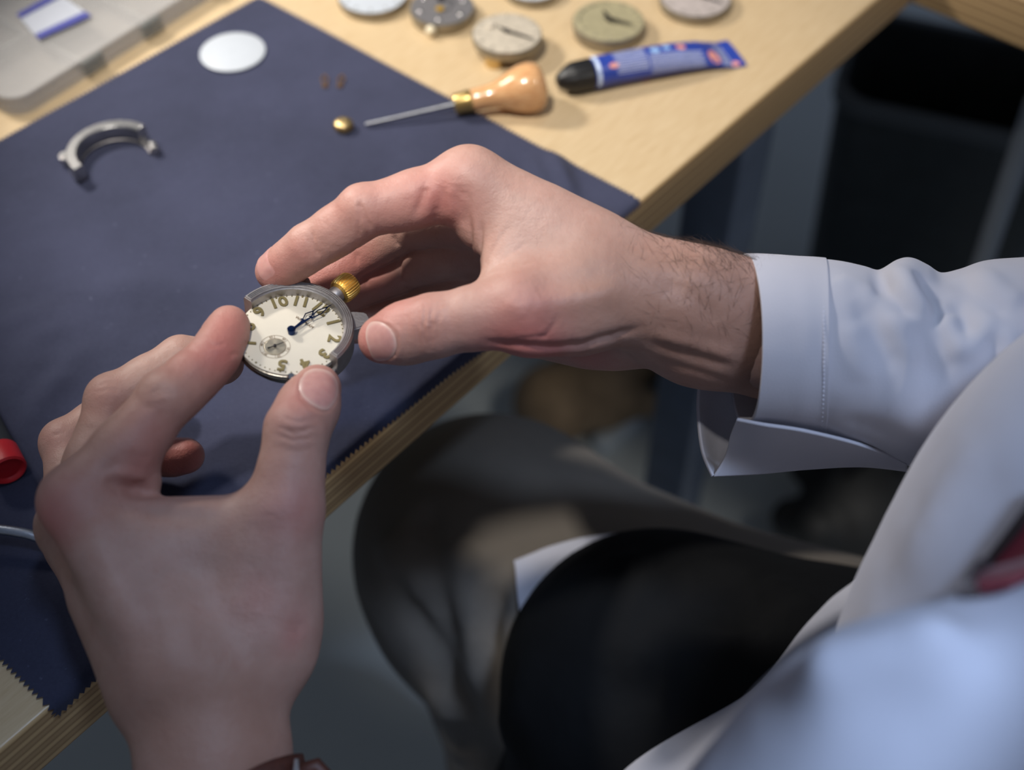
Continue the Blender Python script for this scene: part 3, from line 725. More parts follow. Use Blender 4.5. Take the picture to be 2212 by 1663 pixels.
bm = bmesh.new(); bmesh.ops.create_uvsphere(bm, u_segments=24, v_segments=14, radius=.0030, matrix=Z((-.006, -r*1.02, .0042))); bm_obj('bead', bm, simple('ivory_bead', lin(226, 214, 186), .3), o)
for k in range(6):
    a = k*1.05+.4; bm = bmesh.new(); add_lathe(bm, [(.0013, zt-.0002), (.0013, zt+.0004), (.0009, zt+.0007), (0, zt+.0007)], 14, Z((r*.72*math.cos(a), r*.72*math.sin(a), 0))); bm_obj('screw', bm, MT['steel'], o)
o, r, zt = movement(1095, 71, 76, 'watch_movement', 'silver-faced watch movement raised on a brass foot behind the awl handle', MT['silverdial'], .006, .007, [(-2.05, .85, .0009), (.9, .28, .0012)])
bm = bmesh.new(); add_lathe(bm, [(.0052, 0), (.0055, .001), (.0052, .0073), (.004, .0073)], 32, Z((-.007, -r*.55, 0))); bm_obj('brass_foot', bm, MT['brass'], o)
bm = bmesh.new(); add_lathe(bm, [(.0040, 0), (.0042, .001), (.0040, .0073), (.003, .0073)], 32, Z((.006, r*.4, 0))); bm_obj('brass_foot', bm, MT['brass'], o)
bm = bmesh.new(); add_lathe(bm, [(.0026, zt), (.0027, zt+.0014), (.0019, zt+.0022), (0, zt+.0022)], 24, Z((-.009, .006, 0))); bm_obj('cap_nut', bm, MT['silverdial'], o)
movement(1150, -36, 66, 'watch_movement', 'white-faced watch movement cut by the top of the photo, fourth along', MT['enamel'], .006, hands=[(2.0, .6, .0007)])
movement(1315, 44, 78, 'watch_movement', 'olive-toned watch movement with stepped rim behind the blue tube', MT['greendial'], .0085, hands=[(-2.0, .70, .0010), (.35, .42, .0011)], kind='step')
movement(1502, -8, 78, 'watch_movement', 'grey-faced watch movement nearest the bench front edge at the top', MT['greydial'], .0065, hands=[(-2.1, .78, .0008)])

# ---- half of a watch case lying on the cloth
hc = thing('case_half', 'half-round steel watch case piece lying on the cloth at left', 'watch case part', tuple(T(251, 352, CL)), (0, 0, 0))
def case_half(parent, a0, a1, z0, z1, mat, band='band', R1=.0230, R0=.0174):
    bm = bmesh.new(); add_ring_arc(bm, R0, R1, z0, z1, a0, a1, 72, Matrix(), .0006); return bm_obj(band, bm, mat, parent, True, 40)
d = math.radians
b_ = case_half(hc, d(54), d(228), .0016, .0098, MT['steel'])
bm = bmesh.new(); add_ring_arc(bm, .0170, .0214, .0001, .0016, d(22), d(226), 72, Matrix(), .0003); bm_obj('inner_lip', bm, MT['steeld'], hc)
bm = bmesh.new()
for a in (22, 30): add_lathe(bm, [(0, .0001), (.0022, .0001), (.0024, .0012), (.0024, .0040), (.0017, .0050), (0, .0052)], 20, Z((.0203*math.cos(d(a)), .0203*math.sin(d(a)), 0)))
bm_obj('screw_post', bm, MT['steel'], hc)
def lug(parent, a, z0, z1, mat, R=.0216):
    bm = bmesh.new(); M = Matrix.Rotation(a, 4, 'Z'); add_prism(bm, [(R-.0012, -.0042), (R+.003, -.0034), (R+.0062, -.0022), (R+.0070, -.0010), (R+.0070, .0010), (R+.0062, .0022), (R+.003, .0034), (R-.0012, .0042)], z0, z1, M)
    bmesh.ops.bevel(bm, geom=bm.edges[:], offset=.0005, segments=2, affect='EDGES'); return bm_obj('lug', bm, mat, parent, True, 40)
lug(hc, d(182), .002, .0062, MT['steel'], .0208)
for a in (56, 226):
    bm = bmesh.new(); add_lathe(bm, [(0, .0097), (.0011, .0097), (.0011, .0103), (.0007, .0106), (0, .0106)], 14, Z((.0207*math.cos(d(a)), .0207*math.sin(d(a)), 0))); bm_obj('pin', bm, MT['steel'], hc)

# ---- red-ended tool and steel bow at the left edge
r_ = .0076; pa = T(19, 1018, CL+r_); pb = T(-40, 905, CL+r_); ax = unit(pb-pa)
tool = thing('screwdriver', 'charcoal screwdriver with red end cap at the left edge', 'screwdriver', tuple(pa)); tool.rotation_mode = 'QUATERNION'; tool.rotation_quaternion = Vector(ax).to_track_quat('Z', 'Y')
bm = bmesh.new(); add_lathe(bm, [(0, .0015), (.0052, .0015), (.0060, .0004), (r_-.0008, 0), (r_, .0008), (r_, .0112), (r_-.0004, .0118)], 40); bm_obj('end_cap', bm, MT['red_plastic'], tool)
bm = bmesh.new(); add_lathe(bm, [(r_-.0007, .0116), (r_-.0004, .0125), (r_-.0006, .04), (r_-.0012, .075), (r_-.003, .083), (.003, .086), (.0018, .090)], 40); bm_obj('grip', bm, MT['grey_plastic'], tool)
bm = bmesh.new(); add_lathe(bm, [(.0016, .088), (.0016, .13), (.0010, .137), (0, .137)], 16); bm_obj('shaft', bm, MT['chrome'], tool)
bow = [T(-150, 1180, CL+.002), T(-95, 1150, TABLE_Z+.011), T(-40, 1140, TABLE_Z+.013), T(20, 1146, TABLE_Z+.013), T(70, 1155, TABLE_Z+.012), T(125, 1180, TABLE_Z+.008), T(165, 1215, CL+.002)]
bw = thing('steel_bow', 'curved silver metal bar standing on the cloth left of the hand', 'metal bar', tuple(bow[0]))
pts = np.array(bow); tq = np.linspace(0, 6, 50); sm = np.stack([np.interp(tq, range(7), pts[:, i]) for i in range(3)], 1)
for _ in range(12): sm[1:-1] = (sm[:-2]+2*sm[1:-1]+sm[2:])/4
bm = bmesh.new(); add_tube(bm, [tuple(p-pts[0]) for p in sm], .0021, 14); bm_obj('bar', bm, make_brushed('frosted_steel', lin(176, 182, 194), .42), bw)
bm = bmesh.new(); bmesh.ops.create_uvsphere(bm, u_segments=16, v_segments=10, radius=.0026, matrix=Z(tuple(sm[-1]-pts[0]+[0, 0, .0008]))); bm_obj('foot', bm, MT['steel'], bw)
# ================================================================== the watch being assembled
WC = P(630, 720, .450)
zx = np.array([.805, -.502, .316]); yx = np.array([.586, .586, -.56])
w3 = lambda v: CAM_X*v[0]+CAM_Y*v[1]+CAM_Z*v[2]
D3 = unit(w3(zx)); D12 = w3(yx); D12 = unit(D12-D3*(D12@D3)); DN = np.cross(D3, D12)
WM = Matrix(((D3[0], D12[0], DN[0], WC[0]), (D3[1], D12[1], DN[1], WC[1]), (D3[2], D12[2], DN[2], WC[2]), (0, 0, 0, 1)))
wt = thing('pocket_watch', 'half-assembled pocket watch with cream dial held between both hands', 'watch')
wt.matrix_world = WM; bpy.context.view_layer.update()
d = math.radians
Rd = .0194
bm = bmesh.new(); add_lathe(bm, [(Rd-.0006, -.0009), (Rd, -.0006), (Rd-.0001, -.0001), (Rd-.0006, .0), (.0008, .00025)], 96); bm_obj('dial', bm, MT['dial'], wt)
bm = bmesh.new(); add_lathe(bm, [(.0006, -.0075), (.0172, -.0075), (.0178, -.007), (.0178, -.0042), (.0196, -.0040), (.0200, -.0036), (.0200, -.0022), (.0197, -.0019), (.0197, -.0012), (.0194, -.0010), (.018, -.0010)], 96); bm_obj('movement', bm, make_brushed('movement_steel', lin(150, 144, 136), .3), wt)
# screws on the movement rim, near 4 o'clock
for a in (-38, -48):
    bm = bmesh.new(); add_lathe(bm, [(0, -.0035), (.0014, -.0035), (.0014, .0004), (.0010, .0008), (0, .0008)], 18, Z((.0203*math.cos(d(a)), .0203*math.sin(d(a)), 0))); bm_obj('screw_post', bm, MT['chrome'], wt)
bm = bmesh.new(); add_ring_arc(bm, .0186, .0224, -.0060, .0040, d(-2), d(182), 96, Matrix(), .0005)
add_ring_arc(bm, .0190, .0220, .0040, .0046, d(-1), d(181), 96, Matrix(), .00025)
bm_obj('case_band', bm, MT['steeld'], wt, True, 40)
for k, rr_ in enumerate((.0196, .0203, .0210)):
    bm = bmesh.new(); add_ring_arc(bm, rr_, rr_+.00035, .0044, .00485, d(0), d(180), 96, Matrix(), .0001); bm_obj('bezel_ridge', bm, MT['steel'], wt)
bm = bmesh.new(); add_ring_arc(bm, .0200, .0219, -.0064, -.0026, d(-52), d(-2), 40, Matrix(), .0004); bm_obj('case_back_rim', bm, MT['steel'], wt)
for s in (1, -1):
    bm = bmesh.new(); M = Matrix.Rotation(d(90-35*s), 4, 'Z'); R = .0218
    add_prism(bm, [(R-.0015, -.0048), (R+.0025, -.0042), (R+.0060, -.0028), (R+.0066, -.0014), (R+.0066, .0014), (R+.0060, .0028), (R+.0025, .0042), (R-.0015, .0048)], -.0050, .0012, M)
    bmesh.ops.bevel(bm, geom=bm.edges[:], offset=.0005, segments=2, affect='EDGES'); bm_obj('lug', bm, MT['steeld'], wt, True, 40)
# crown at twelve
M = Matrix.Rotation(d(90), 4, 'Z')@Z((0, 0, .0008))@Matrix.Rotation(math.pi/2, 4, 'Y')
bm = bmesh.new(); add_lathe(bm, [(0, .0215), (.0030, .0215), (.0033, .0222), (.0033, .0250), (.0028, .0256), (0, .0256)], 32, M); bm_obj('crown_tube', bm, MT['steeld'], wt)
bm = bmesh.new(); n = 120; prof = [(.0033, .0254, 0), (.0043, .0258, .3), (.0047, .0268, 1), (.0048, .0300, 1), (.0046, .0320, 1), (.0041, .0330, .4), (.0030, .0336, 0), (.0014, .0338, 0)]
rg = []
for r, z, f in prof: rg.append([bm.verts.new(M@Vector((r*(1+.055*f*(1 if k % 4 < 2 else -.6))*math.cos(2*math.pi*k/n), r*(1+.055*f*(1 if k % 4 < 2 else -.6))*math.sin(2*math.pi*k/n), z))) for k in range(n)])
for a, b in zip(rg, rg[1:]):
    for k in range(n): bm.faces.new((a[k], a[(k+1) % n], b[(k+1) % n], b[k]))
bm.faces.new(rg[0][::-1]); bm.faces.new(rg[-1]); bm_obj('crown', bm, MT['gold'], wt, True, 20)
# raised numerals
for k in range(1, 13):
    if k == 6: continue
    a = d(90-30*k); me = text_mesh(str(k), .0066, .00022, .00018)
    o = link('numeral', me, MT['numeral'], wt, False)
    R = .0154; o.matrix_local = Z((R*math.cos(a), R*math.sin(a), .00042))@Matrix.Rotation(a-math.pi/2, 4, 'Z')@Matrix.Diagonal((1.05, 1, 1, 1))
bm = bmesh.new()
for k in range(60):
    a = k*math.pi/30; rr_ = .00026 if k % 5 else .00040
    bmesh.ops.create_uvsphere(bm, u_segments=8, v_segments=5, radius=rr_, matrix=Z((.0183*math.cos(a), .0183*math.sin(a), .00006)))
bm_obj('minute_track', bm, MT['numeral'], wt)
me = text_mesh('WALTHAM', .0017, .00003, 0.0); o = link('maker_name', me, MT['print_'], wt, False); o.matrix_local = Z((0, .0068, .00030))
# seconds dial
S0 = Z((0, -.0087, .0003))
bm = bmesh.new(); add_lathe(bm, [(.0037, 0), (.0036, .00003), (0.0003, .00003)], 64, S0); bm_obj('seconds_disc', bm, MT['sub'], wt, False)
bm = bmesh.new()
for r in (.0053, .0038): add_ring_arc(bm, r, r+.0001, 0, .00003, 0, 2*math.pi, 64, S0)
for k in range(12): add_box(bm, .0038, .0053, -.00005, .00005, 0, .00003, S0@Matrix.Rotation(k*math.pi/6+math.pi/12, 4, 'Z')) if k % 2 == 0 else None
for k in range(60): add_box(bm, .0039, .0041, -.00003, .00003, 0, .00003, S0@Matrix.Rotation(k*math.pi/30, 4, 'Z'))
bm_obj('seconds_track', bm, MT['print_'], wt, False)
for k in range(6):
    a = d(90-60*k); me = text_mesh(str(k*10 if k else 60), .0013, .00002); o = link('seconds_figure', me, MT['print_'], wt, False)
    o.matrix_local = S0@Z((.00465*math.cos(a), .00465*math.sin(a), .00003))@Matrix.Rotation(a-math.pi/2, 4, 'Z')
bm = bmesh.new(); Mh = S0@Matrix.Rotation(d(-22), 4, 'Z')
add_prism(bm, [(-.00016, -.0026), (.00016, -.0026), (.00008, .0034), (-.00008, .0034)], .0005, .0007, Mh); add_prism(bm, [(-.0003, -.0028), (.0003, -.0028), (.0002, -.0018), (-.0002, -.0018)], .0005, .0007, Mh)
add_lathe(bm, [(.0005, 0), (.0005, .0009), (0, .0010)], 16, S0); bm_obj('seconds_hand', bm, MT['darkmetal'], wt, False)
def spade(name, ang, L, z, sc):
    """pierced pear-shaped blued hand"""
    bm = bmesh.new(); M = Matrix.Rotation(ang, 4, 'Z'); t = .00024
    add_prism(bm, [(-.00055, 0), (.00055, 0), (.00034*sc, L*.5), (-.00034*sc, L*.5)], z, z+t, M)
    add_prism(bm, [(-.0011*sc, L*.50), (.0011*sc, L*.50), (.0008*sc, L*.545), (-.0008*sc, L*.545)], z, z+t*1.4, M)
    b0, b1, b2 = L*.54, L*.76, L*.98; w = .0016*sc; q = .0004
    for s in (-1, 1):
        add_prism(bm, [(s*.0002, b0), (s*(.0002+q), b0), (s*w, b1), (s*(w-q), b1)][::s], z, z+t, M)
        add_prism(bm, [(s*(w-q), b1-.0002), (s*w, b1-.0002), (s*.0002, b2), (0, b2-.0006)][::s], z, z+t, M)
    add_prism(bm, [(-.00022, b2-.0008), (.00022, b2-.0008), (.00006, L*1.08), (-.00006, L*1.08)], z, z+t, M)
    return bm_obj(name, bm, MT['blued'], wt, False)
spade('hour_hand', d(3), .0128, .0012, 1.0); spade('minute_hand', d(-8), .0175, .0019, .8)
bm = bmesh.new(); add_lathe(bm, [(.0013, .0002), (.0013, .0016), (.0015, .0017), (.0015, .0026), (.0010, .0031), (0, .0032)], 28); bm_obj('hand_hub', bm, MT['blued'], wt)
# ================================================================== the watchmaker
person = thing('person', 'person in white shirt and dark red tie holding the watch in both hands', 'person', (0.17, 0.08, 0.0))
PO = np.array(person.location)*1000
def to_obj(name, V, Q, mat, parent=person, mods=None):
    me = np_mesh(name, (V-PO)/1000.0, Q); return link(name, me, mat, parent)
def march(F, px, py, d0=250.0, d1=1100.0, it=400):
    px = np.asarray(px, float).ravel(); py = np.asarray(py, float).ravel()
    r = np.outer((px-W/2)/FPX, CAM_X)-np.outer((py-H/2)/FPX, CAM_Y)-CAM_Z
    t = np.full(len(px), d0); C = CAM_C*1000
    hit = np.zeros(len(px), bool)
    for _ in range(it):
        p = C+r*t[:, None]
        inside = ((p > F.o) & (p < F.o+F.h*(F.n-1))).all(1)
        s = np.where(inside, F.sample(p), 8.0)
        hit |= s < .05
        t = np.where(hit, t, t+np.clip(s*.5, .02, 3.0))
    return C+r*t[:, None], hit & (t < d1)
HR = .7
FR, JR, RR = build_right(HR); FL, JL, RL = build_left(HR)
VR, QR = FR.mesh(); VL, QL = FL.mesh()
# ---- creases and tendons, right hand
S = Sculpt(VR, QR)
for L, w, dp in [
    ([(903, 655), (897, 700), (904, 752)], .7, .30), ([(917, 650), (911, 705), (920, 764)], .7, .45), ([(931, 655), (928, 712), (937, 764)], .7, .45), ([(946, 662), (948, 712), (950, 756)], .8, .32), ([(924, 690), (936, 705), (924, 722)], .6, .3),
    ([(880, 668), (874, 700), (882, 745)], .8, .15), ([(966, 650), (970, 700), (968, 745)], .9, .15),
    ([(668, 494), (674, 528), (690, 560)], .8, .55), ([(659, 502), (665, 535), (676, 566)], .7, .25), ([(776, 428), (788, 465), (805, 503)], .9, .75), ([(770, 455), (775, 490), (778, 517)], .8, .35), ([(690, 470), (712, 500)], 1.0, .12),
    ([(922, 398), (917, 430), (900, 470)], 1.5, .8), ([(958, 405), (950, 445), (944, 490)], 2.6, .7), ([(992, 400), (988, 440), (1002, 500)], 2.6, .9), ([(976, 405), (970, 440), (974, 485)], 2.6, -.5), ([(940, 400), (934, 440), (925, 480)], 2.4, -.35),
    ([(1012, 400), (1008, 470), (1016, 540), (1022, 580)], 1.2, .5), ([(1036, 480), (1034, 530), (1030, 585)], 1.0, .7), ([(1024, 470), (1022, 530), (1022, 580)], 1.0, -.4), ([(1036, 580), (1062, 535), (1100, 480)], .9, .22), ([(1040, 590), (1085, 555), (1140, 520)], .9, .2), ([(1045, 596), (1100, 575), (1160, 560)], .9, .16),
    ([(1160, 742), (1188, 724), (1203, 700), (1210, 680)], 1.2, .4), ([(1045, 741), (1110, 750), (1190, 756), (1260, 750), (1330, 730), (1385, 712)], 2.2, 1.7), ([(1110, 732), (1150, 733), (1195, 728)], 1.0, .3),
    ([(1200, 770), (1240, 772), (1290, 764)], 1.5, .4), ([(1395, 742), (1480, 768), (1590, 800)], 2.6, .7), ([(1400, 778), (1500, 806), (1590, 836)], 2.4, .45), ([(1400, 725), (1500, 748), (1600, 780)], 3.0, -.9), ([(1420, 600), (1500, 640), (1560, 700)], 4, .9),
    ([(769, 533), (772, 552), (776, 574)], .9, .55), ([(843, 507), (850, 522), (858, 537)], 1.0, .7), ([(858, 552), (860, 580), (863, 612)], 1.0, .7), ([(792, 600), (795, 612), (797, 624)], .9, .5), ([(880, 622), (884, 632)], .9, .5),
    ([(1130, 660), (1200, 655), (1280, 640), (1360, 625)], 4.0, -.9), ([(1150, 610), (1230, 600), (1330, 590)], 5.0, .9), ([(1090, 640), (1140, 690)], 3.0, -.4)]:
    S.line(L, w, dp)
nail1 = [(800, 695), (812, 693), (828, 697), (845, 710), (855, 730), (857, 751), (849, 771), (836, 779), (820, 781), (806, 777), (796, 755), (789, 728), (791, 706)]
C3 = S.pick([p for p in nail1+nail1[:1]], 3.0); S.line3(C3, .55, .30, False)
big = [((x-825)*1.17+825+2, (y-738)*1.13+738) for x, y in nail1[1:9]]; S.line(big, .9, -.30)
VR2 = S.done(); bR = S.weight([(782, 740, 9, .55), (815, 785, 6, .4), (575, 600, 11, .5), (640, 560, 9, .3), (690, 620, 12, .45), (760, 560, 12, .4), (810, 610, 12, .45), (845, 655, 10, .4), (1100, 762, 14, .7), (1180, 775, 12, .65), (1260, 780, 12, .5), (720, 470, 12, .22), (840, 430, 14, .25), (930, 400, 14, .25), (1160, 680, 14, .28), (925, 705, 8, .15), (960, 450, 12, .35), (900, 700, 14, .15)])
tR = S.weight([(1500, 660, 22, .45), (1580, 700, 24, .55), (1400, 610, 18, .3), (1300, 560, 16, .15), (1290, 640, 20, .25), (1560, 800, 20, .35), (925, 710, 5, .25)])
# ---- left hand
S2 = Sculpt(VL, QL)
for L, w, dp in [
    ([(594, 918), (635, 934), (694, 924)], .9, .42), ([(590, 934), (640, 950), (694, 944)], .9, .38), ([(602, 895), (645, 908), (690, 902)], .8, .32), ([(612, 930), (650, 925), (676, 936)], .7, .28), ([(588, 960), (640, 972), (688, 968)], 1.0, .15),
    ([(318, 848), (345, 838), (378, 836)], .9, .40), ([(322, 858), (350, 848), (385, 848)], .9, .3), ([(330, 838), (352, 829), (370, 826)], .8, .25), ([(300, 880), (335, 872), (365, 870)], 1.1, .14),
    ([(226, 1036), (262, 1052), (300, 1058), (334, 1058)], 2.4, 1.6), ([(215, 1015), (260, 1005), (315, 1012)], 2.2, .6), ([(250, 990), (290, 985), (330, 990)], 1.8, .4), ([(240, 1022), (285, 1026), (330, 1040)], 2.0, -.7), ([(262, 1076), (340, 1084), (430, 1092), (480, 1094)], 3.2, -.9), ([(300, 1100), (380, 1110), (470, 1118)], 3.5, .7),
    ([(452, 735), (470, 745), (492, 738)], .8, .25), ([(500, 770), (512, 762), (520, 770)], .8, .4), ([(205, 830), (235, 822), (250, 828)], .9, .3), ([(198, 845), (225, 838), (262, 840)], .9, .25), ([(395, 745), (415, 752), (430, 750)], .9, .3), ([(104, 940), (128, 930), (150, 936)], .9, .25),
    ([(180, 1120), (230, 1240), (290, 1400)], 5.0, -.8), ([(230, 1120), (300, 1260), (350, 1400)], 6.0, .8), ([(640, 1130), (640, 1240), (620, 1360)], 5.0, -.7), ([(560, 1100), (560, 1200), (545, 1320)], 6.0, .7), ([(655, 1335), (640, 1380)], 3.0, .5)]:
    S2.line(L, w, dp)
nail2 = [(645, 838), (646, 822), (657, 804), (675, 795), (697, 796), (717, 804), (728, 820), (732, 843), (725, 868), (710, 886), (692, 884), (668, 870), (652, 856)]
C3 = S2.pick(nail2+nail2[:1], 3.0); S2.line3(C3, .55, .30, False)
S2.line([(640, 858), (662, 880), (690, 895), (714, 896)], .9, -.32); S2.line([(640, 850), (637, 825), (648, 802)], .9, -.25)
VL2 = S2.done(); bL = S2.weight([(500, 690, 10, .55), (500, 770, 8, .4), (465, 760, 9, .25), (395, 770, 11, .35), (140, 1065, 13, .28), (95, 1140, 9, .5), (640, 1090, 12, .35), (412, 985, 9, .75), (380, 1000, 9, .6), (700, 810, 10, .5), (640, 860, 10, .4), (652, 1345, 6, .25), (636, 1382, 5, .25), (560, 1290, 9, .25), (330, 930, 12, .3), (310, 1030, 10, .35), (620, 950, 9, .12), (230, 850, 9, .2), (110, 940, 9, .2)])
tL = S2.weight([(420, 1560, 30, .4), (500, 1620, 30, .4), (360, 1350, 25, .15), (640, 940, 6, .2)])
# ---- hidden trunk and upper arms that join both forearms (under the clothes)
elR = mm(2480, 860, 478); shR = np.array([300., 235., 1045.]); elL = np.array([30., -60., 800.]); shL = np.array([60., -95., 1030.]); chest = np.array([195., 75., 960.]); pelvis = np.array([225., 10., 590.])
FB = Field(np.array([-130, -190, 440]), np.array([560, 360, 1120]), 6.0)
FB.cap(mm(1650, 722, 459), elR, 21, 33, 8); FB.cap(elR, shR, 36, 42, 20); FB.cap(mm(482, 2040, 392), elL, 21, 32, 8); FB.cap(elL, shL, 36, 42, 20)
FB.cap(shR, shL, 50, 50, 40); FB.cap(chest+[60, -40, 0], pelvis, 70, 76, 40)
VB, QB = FB.mesh(2)
nR, nL = len(VR2), len(VL2)
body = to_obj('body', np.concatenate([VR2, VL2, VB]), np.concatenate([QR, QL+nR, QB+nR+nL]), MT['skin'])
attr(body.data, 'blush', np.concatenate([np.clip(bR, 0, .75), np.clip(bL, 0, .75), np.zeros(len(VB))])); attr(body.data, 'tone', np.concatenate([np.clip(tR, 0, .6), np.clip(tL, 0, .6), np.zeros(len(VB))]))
# ---- nails
def nail_disc(name, F, outline, nr=9, nt=48, lift=.32):
    O = np.array(outline+outline[:1], float); seg = np.r_[0, np.cumsum(np.linalg.norm(np.diff(O, axis=0), axis=1))]
    t = np.linspace(0, seg[-1], nt+1)[:-1]; R = np.stack([np.interp(t, seg, O[:, i]) for i in (0, 1)], 1)
    for _ in range(2): R = (np.roll(R, 1, 0)+2*R+np.roll(R, -1, 0))/4
    c = R.mean(0); rho = np.linspace(0, 1, nr+1)[1:]
    pts = np.concatenate([[c]]+[c+(R-c)*r for r in rho]); lf = np.concatenate([[1]]+[np.full(nt, 1-r**5*1.15) for r in rho])
    V, hit = march(F, pts[:, 0], pts[:, 1]); N = F.grad(V); V = V+N*(lf*lift)[:, None]
    fs = [(0, 1+k, 1+(k+1) % nt) for k in range(nt)]
    for i in range(nr-1):
        a = 1+i*nt; b = a+nt
        fs += [(a+k, b+k, b+(k+1) % nt, a+(k+1) % nt) for k in range(nt)]
    me = pd(name, (V-PO)/1000, fs); o = link(name, me, MT['nail'], body); attr(me, 'rim', np.concatenate([[0]]+[np.full(nt, max(0, (r-.80)/.2)) for r in rho])); return o
nail_disc('fingernail', FR, nail1); nail_disc('fingernail', FL, nail2)
def nail_gen(F, J, R):
    for f in ('index', 'middle', 'ring', 'pinky'):
        j = J[f]; a = unit(j[3]-j[2]); q = (j[0]+j[2])/2-j[1]
        if F is FL and f == 'index': q = mm(555, 712, 437)-mm(494, 702, 447)
        q = unit(q-a*(q@a)); s = np.cross(a, q); r = R[f][3]
        nu, nv = 13, 11; G = []; lf = []
        for iv in range(nv):
            v = iv/(nv-1)
            for iu in range(nu):
                u = iu/(nu-1)*2-1; wd = (1-abs(2*v-1)**6*.35); ang = u*wd*math.radians(58)
                G.append(j[3]+a*(-r*.75+v*r*1.15+(.06*r if v > .9 else 0)-abs(u)**3*(r*.25 if v < .5 else -r*.1)*(1-2*v if v < .5 else 0))+(-q*math.cos(ang)+s*math.sin(ang))*r*1.1); lf.append(.3*(1-max(abs(u), abs(2*v-1))**6*1.2))
        V = F.project(np.array(G), 0, 4); V = V+F.grad(V)*np.array(lf)[:, None]
        i = np.arange(nu*nv).reshape(nv, nu); Q = np.stack([i[:-1, :-1], i[:-1, 1:], i[1:, 1:], i[1:, :-1]], -1).reshape(-1, 4)
        link('fingernail', np_mesh('fingernail', (V-PO)/1000, Q), MT['nail'], body)
nail_gen(FR, JR, RR); nail_gen(FL, JL, RL)
# ---- arm hair: fine tapered strands, uncountable
def hair():
    N = vnormals(VR2, QR); px = PX(VR2/1000)
    prob = np.clip((px[:, 0]-1330)/220, 0, 1)*np.clip((790-px[:, 1])/130, 0, 1)*np.clip((1675-px[:, 0])/20, 0, 1)
    prob = prob*(.35+.65*np.clip((640-px[:, 1])/80, 0, 1))
    cand = np.nonzero(prob > RNG.random(len(prob)))[0]; cand = RNG.choice(cand, min(900, len(cand)), replace=False)
    ax = unit(mm(1660, 722, 459)-mm(1400, 650, 455)); V = []; F = []
    for i in cand:
        n = N[i]; up = unit(CAM_Y*1.0+ax*.0)
        t = unit(-ax*.25+up*.75*(1 if RNG.random() > .2 else -.5)+ax*RNG.normal(0, .35)+RNG.normal(0, .22, 3)); t = unit(t-n*(t@n)); b = np.cross(n, t)
        Ln = RNG.uniform(5, 12); c = RNG.normal(0, .25); rad = RNG.uniform(.035, .06); k0 = len(V)
        for k in range(6):
            s = k/5; p = VR2[i]-n*.1+t*Ln*s+n*(Ln*(.30*s-.22*s*s))+b*c*Ln*s*s; r = rad*(1-.85*s)
            for a in range(3): V.append(p+(n*math.cos(a*2.094)+b*math.sin(a*2.094))*r)
        for k in range(5):
            for a in range(3): F.append((k0+3*k+a, k0+3*k+(a+1) % 3, k0+3*k+3+(a+1) % 3, k0+3*k+3+a))
    o = to_obj('arm_hair', np.array(V), np.array(F), MT['hair']); tag(o, kind='stuff')
hair()

# ---- shirt
shirt = empty('shirt'); shirt.parent = person; shirt.matrix_parent_inverse = Matrix(); shirt.location = (0, 0, 0)
def solid(o, t, off=-1):
    m = o.modifiers.new('thickness', 'SOLIDIFY'); m.thickness = t; m.offset = off; return o
def loft_px(rows, n=144, sub=60, tilt=0):
    """rows: (px centre x, y top, y bottom, depth mm, half depth mm, near-side px shift)"""
    R = np.array(rows, float); t = np.linspace(0, len(R)-1, (len(R)-1)*sub//max(1, 1)+1) if False else np.linspace(0, len(R)-1, sub)
    from_i = np.arange(len(R))
    def cr(col):
        v = R[:, col]; i = np.clip(np.floor(t).astype(int), 0, len(v)-2); f = t-i
        p0 = v[np.maximum(i-1, 0)]; p1 = v[i]; p2 = v[i+1]; p3 = v[np.minimum(i+2, len(v)-1)]
        return .5*(2*p1+(p2-p0)*f+(2*p0-5*p1+4*p2-p3)*f*f+(3*p1-p0-3*p2+p3)*f**3)
    x, yt, yb, d, hd, sh = [cr(k) for k in range(6)]
    ph = np.linspace(0, 2*math.pi, n+1)[:-1]; V = np.zeros((sub, n, 3))
    for i in range(sub):
        sq = np.sign(np.sin(ph))*abs(np.sin(ph))**.92
        py = (yt[i]+yb[i])/2-(yb[i]-yt[i])/2*sq; dd = d[i]-hd[i]*np.cos(ph); pxx = x[i]+sh[i]*np.cos(ph)
        for k in range(n): V[i, k] = mm(pxx[k], py[k], dd[k])
    ii = np.arange(sub*n).reshape(sub, n)
    Q = np.stack([ii[:-1], np.roll(ii[:-1], -1, 1), np.roll(ii[1:], -1, 1), ii[1:]], -1).reshape(-1, 4)
    return V.reshape(-1, 3), Q
rows = [(1772, 564, 934, 459, 33, 8), (1820, 570, 948, 459, 34, 5), (1865, 580, 962, 460, 35, 0), (1900, 588, 975, 461, 36, 0), (1940, 566, 992, 462, 38, 0), (1968, 562, 1002, 462, 38, 0), (2000, 576, 1012, 463, 38, 0), (2032, 594, 1022, 464, 39, 0), (2075, 586, 1036, 465, 41, 0), (2130, 568, 1050, 466, 43, 0), (2212, 561, 1080, 469, 46, 0), (2330, 556, 1120, 472, 48, 0), (2480, 590, 1150, 474, 50, 0)]
V, Q = loft_px(rows, 200, 190)
V2 = np.concatenate([V, []]) if False else V
SS = Sculpt(V, Q)
if True:
    # outward normals?
    c = V.mean(0); sgn = np.sign(((V-c)*SS.N).sum(1).mean()); SS.N *= sgn; SS.vis = ((CAM_C*1000-V)*SS.N).sum(1) > 0
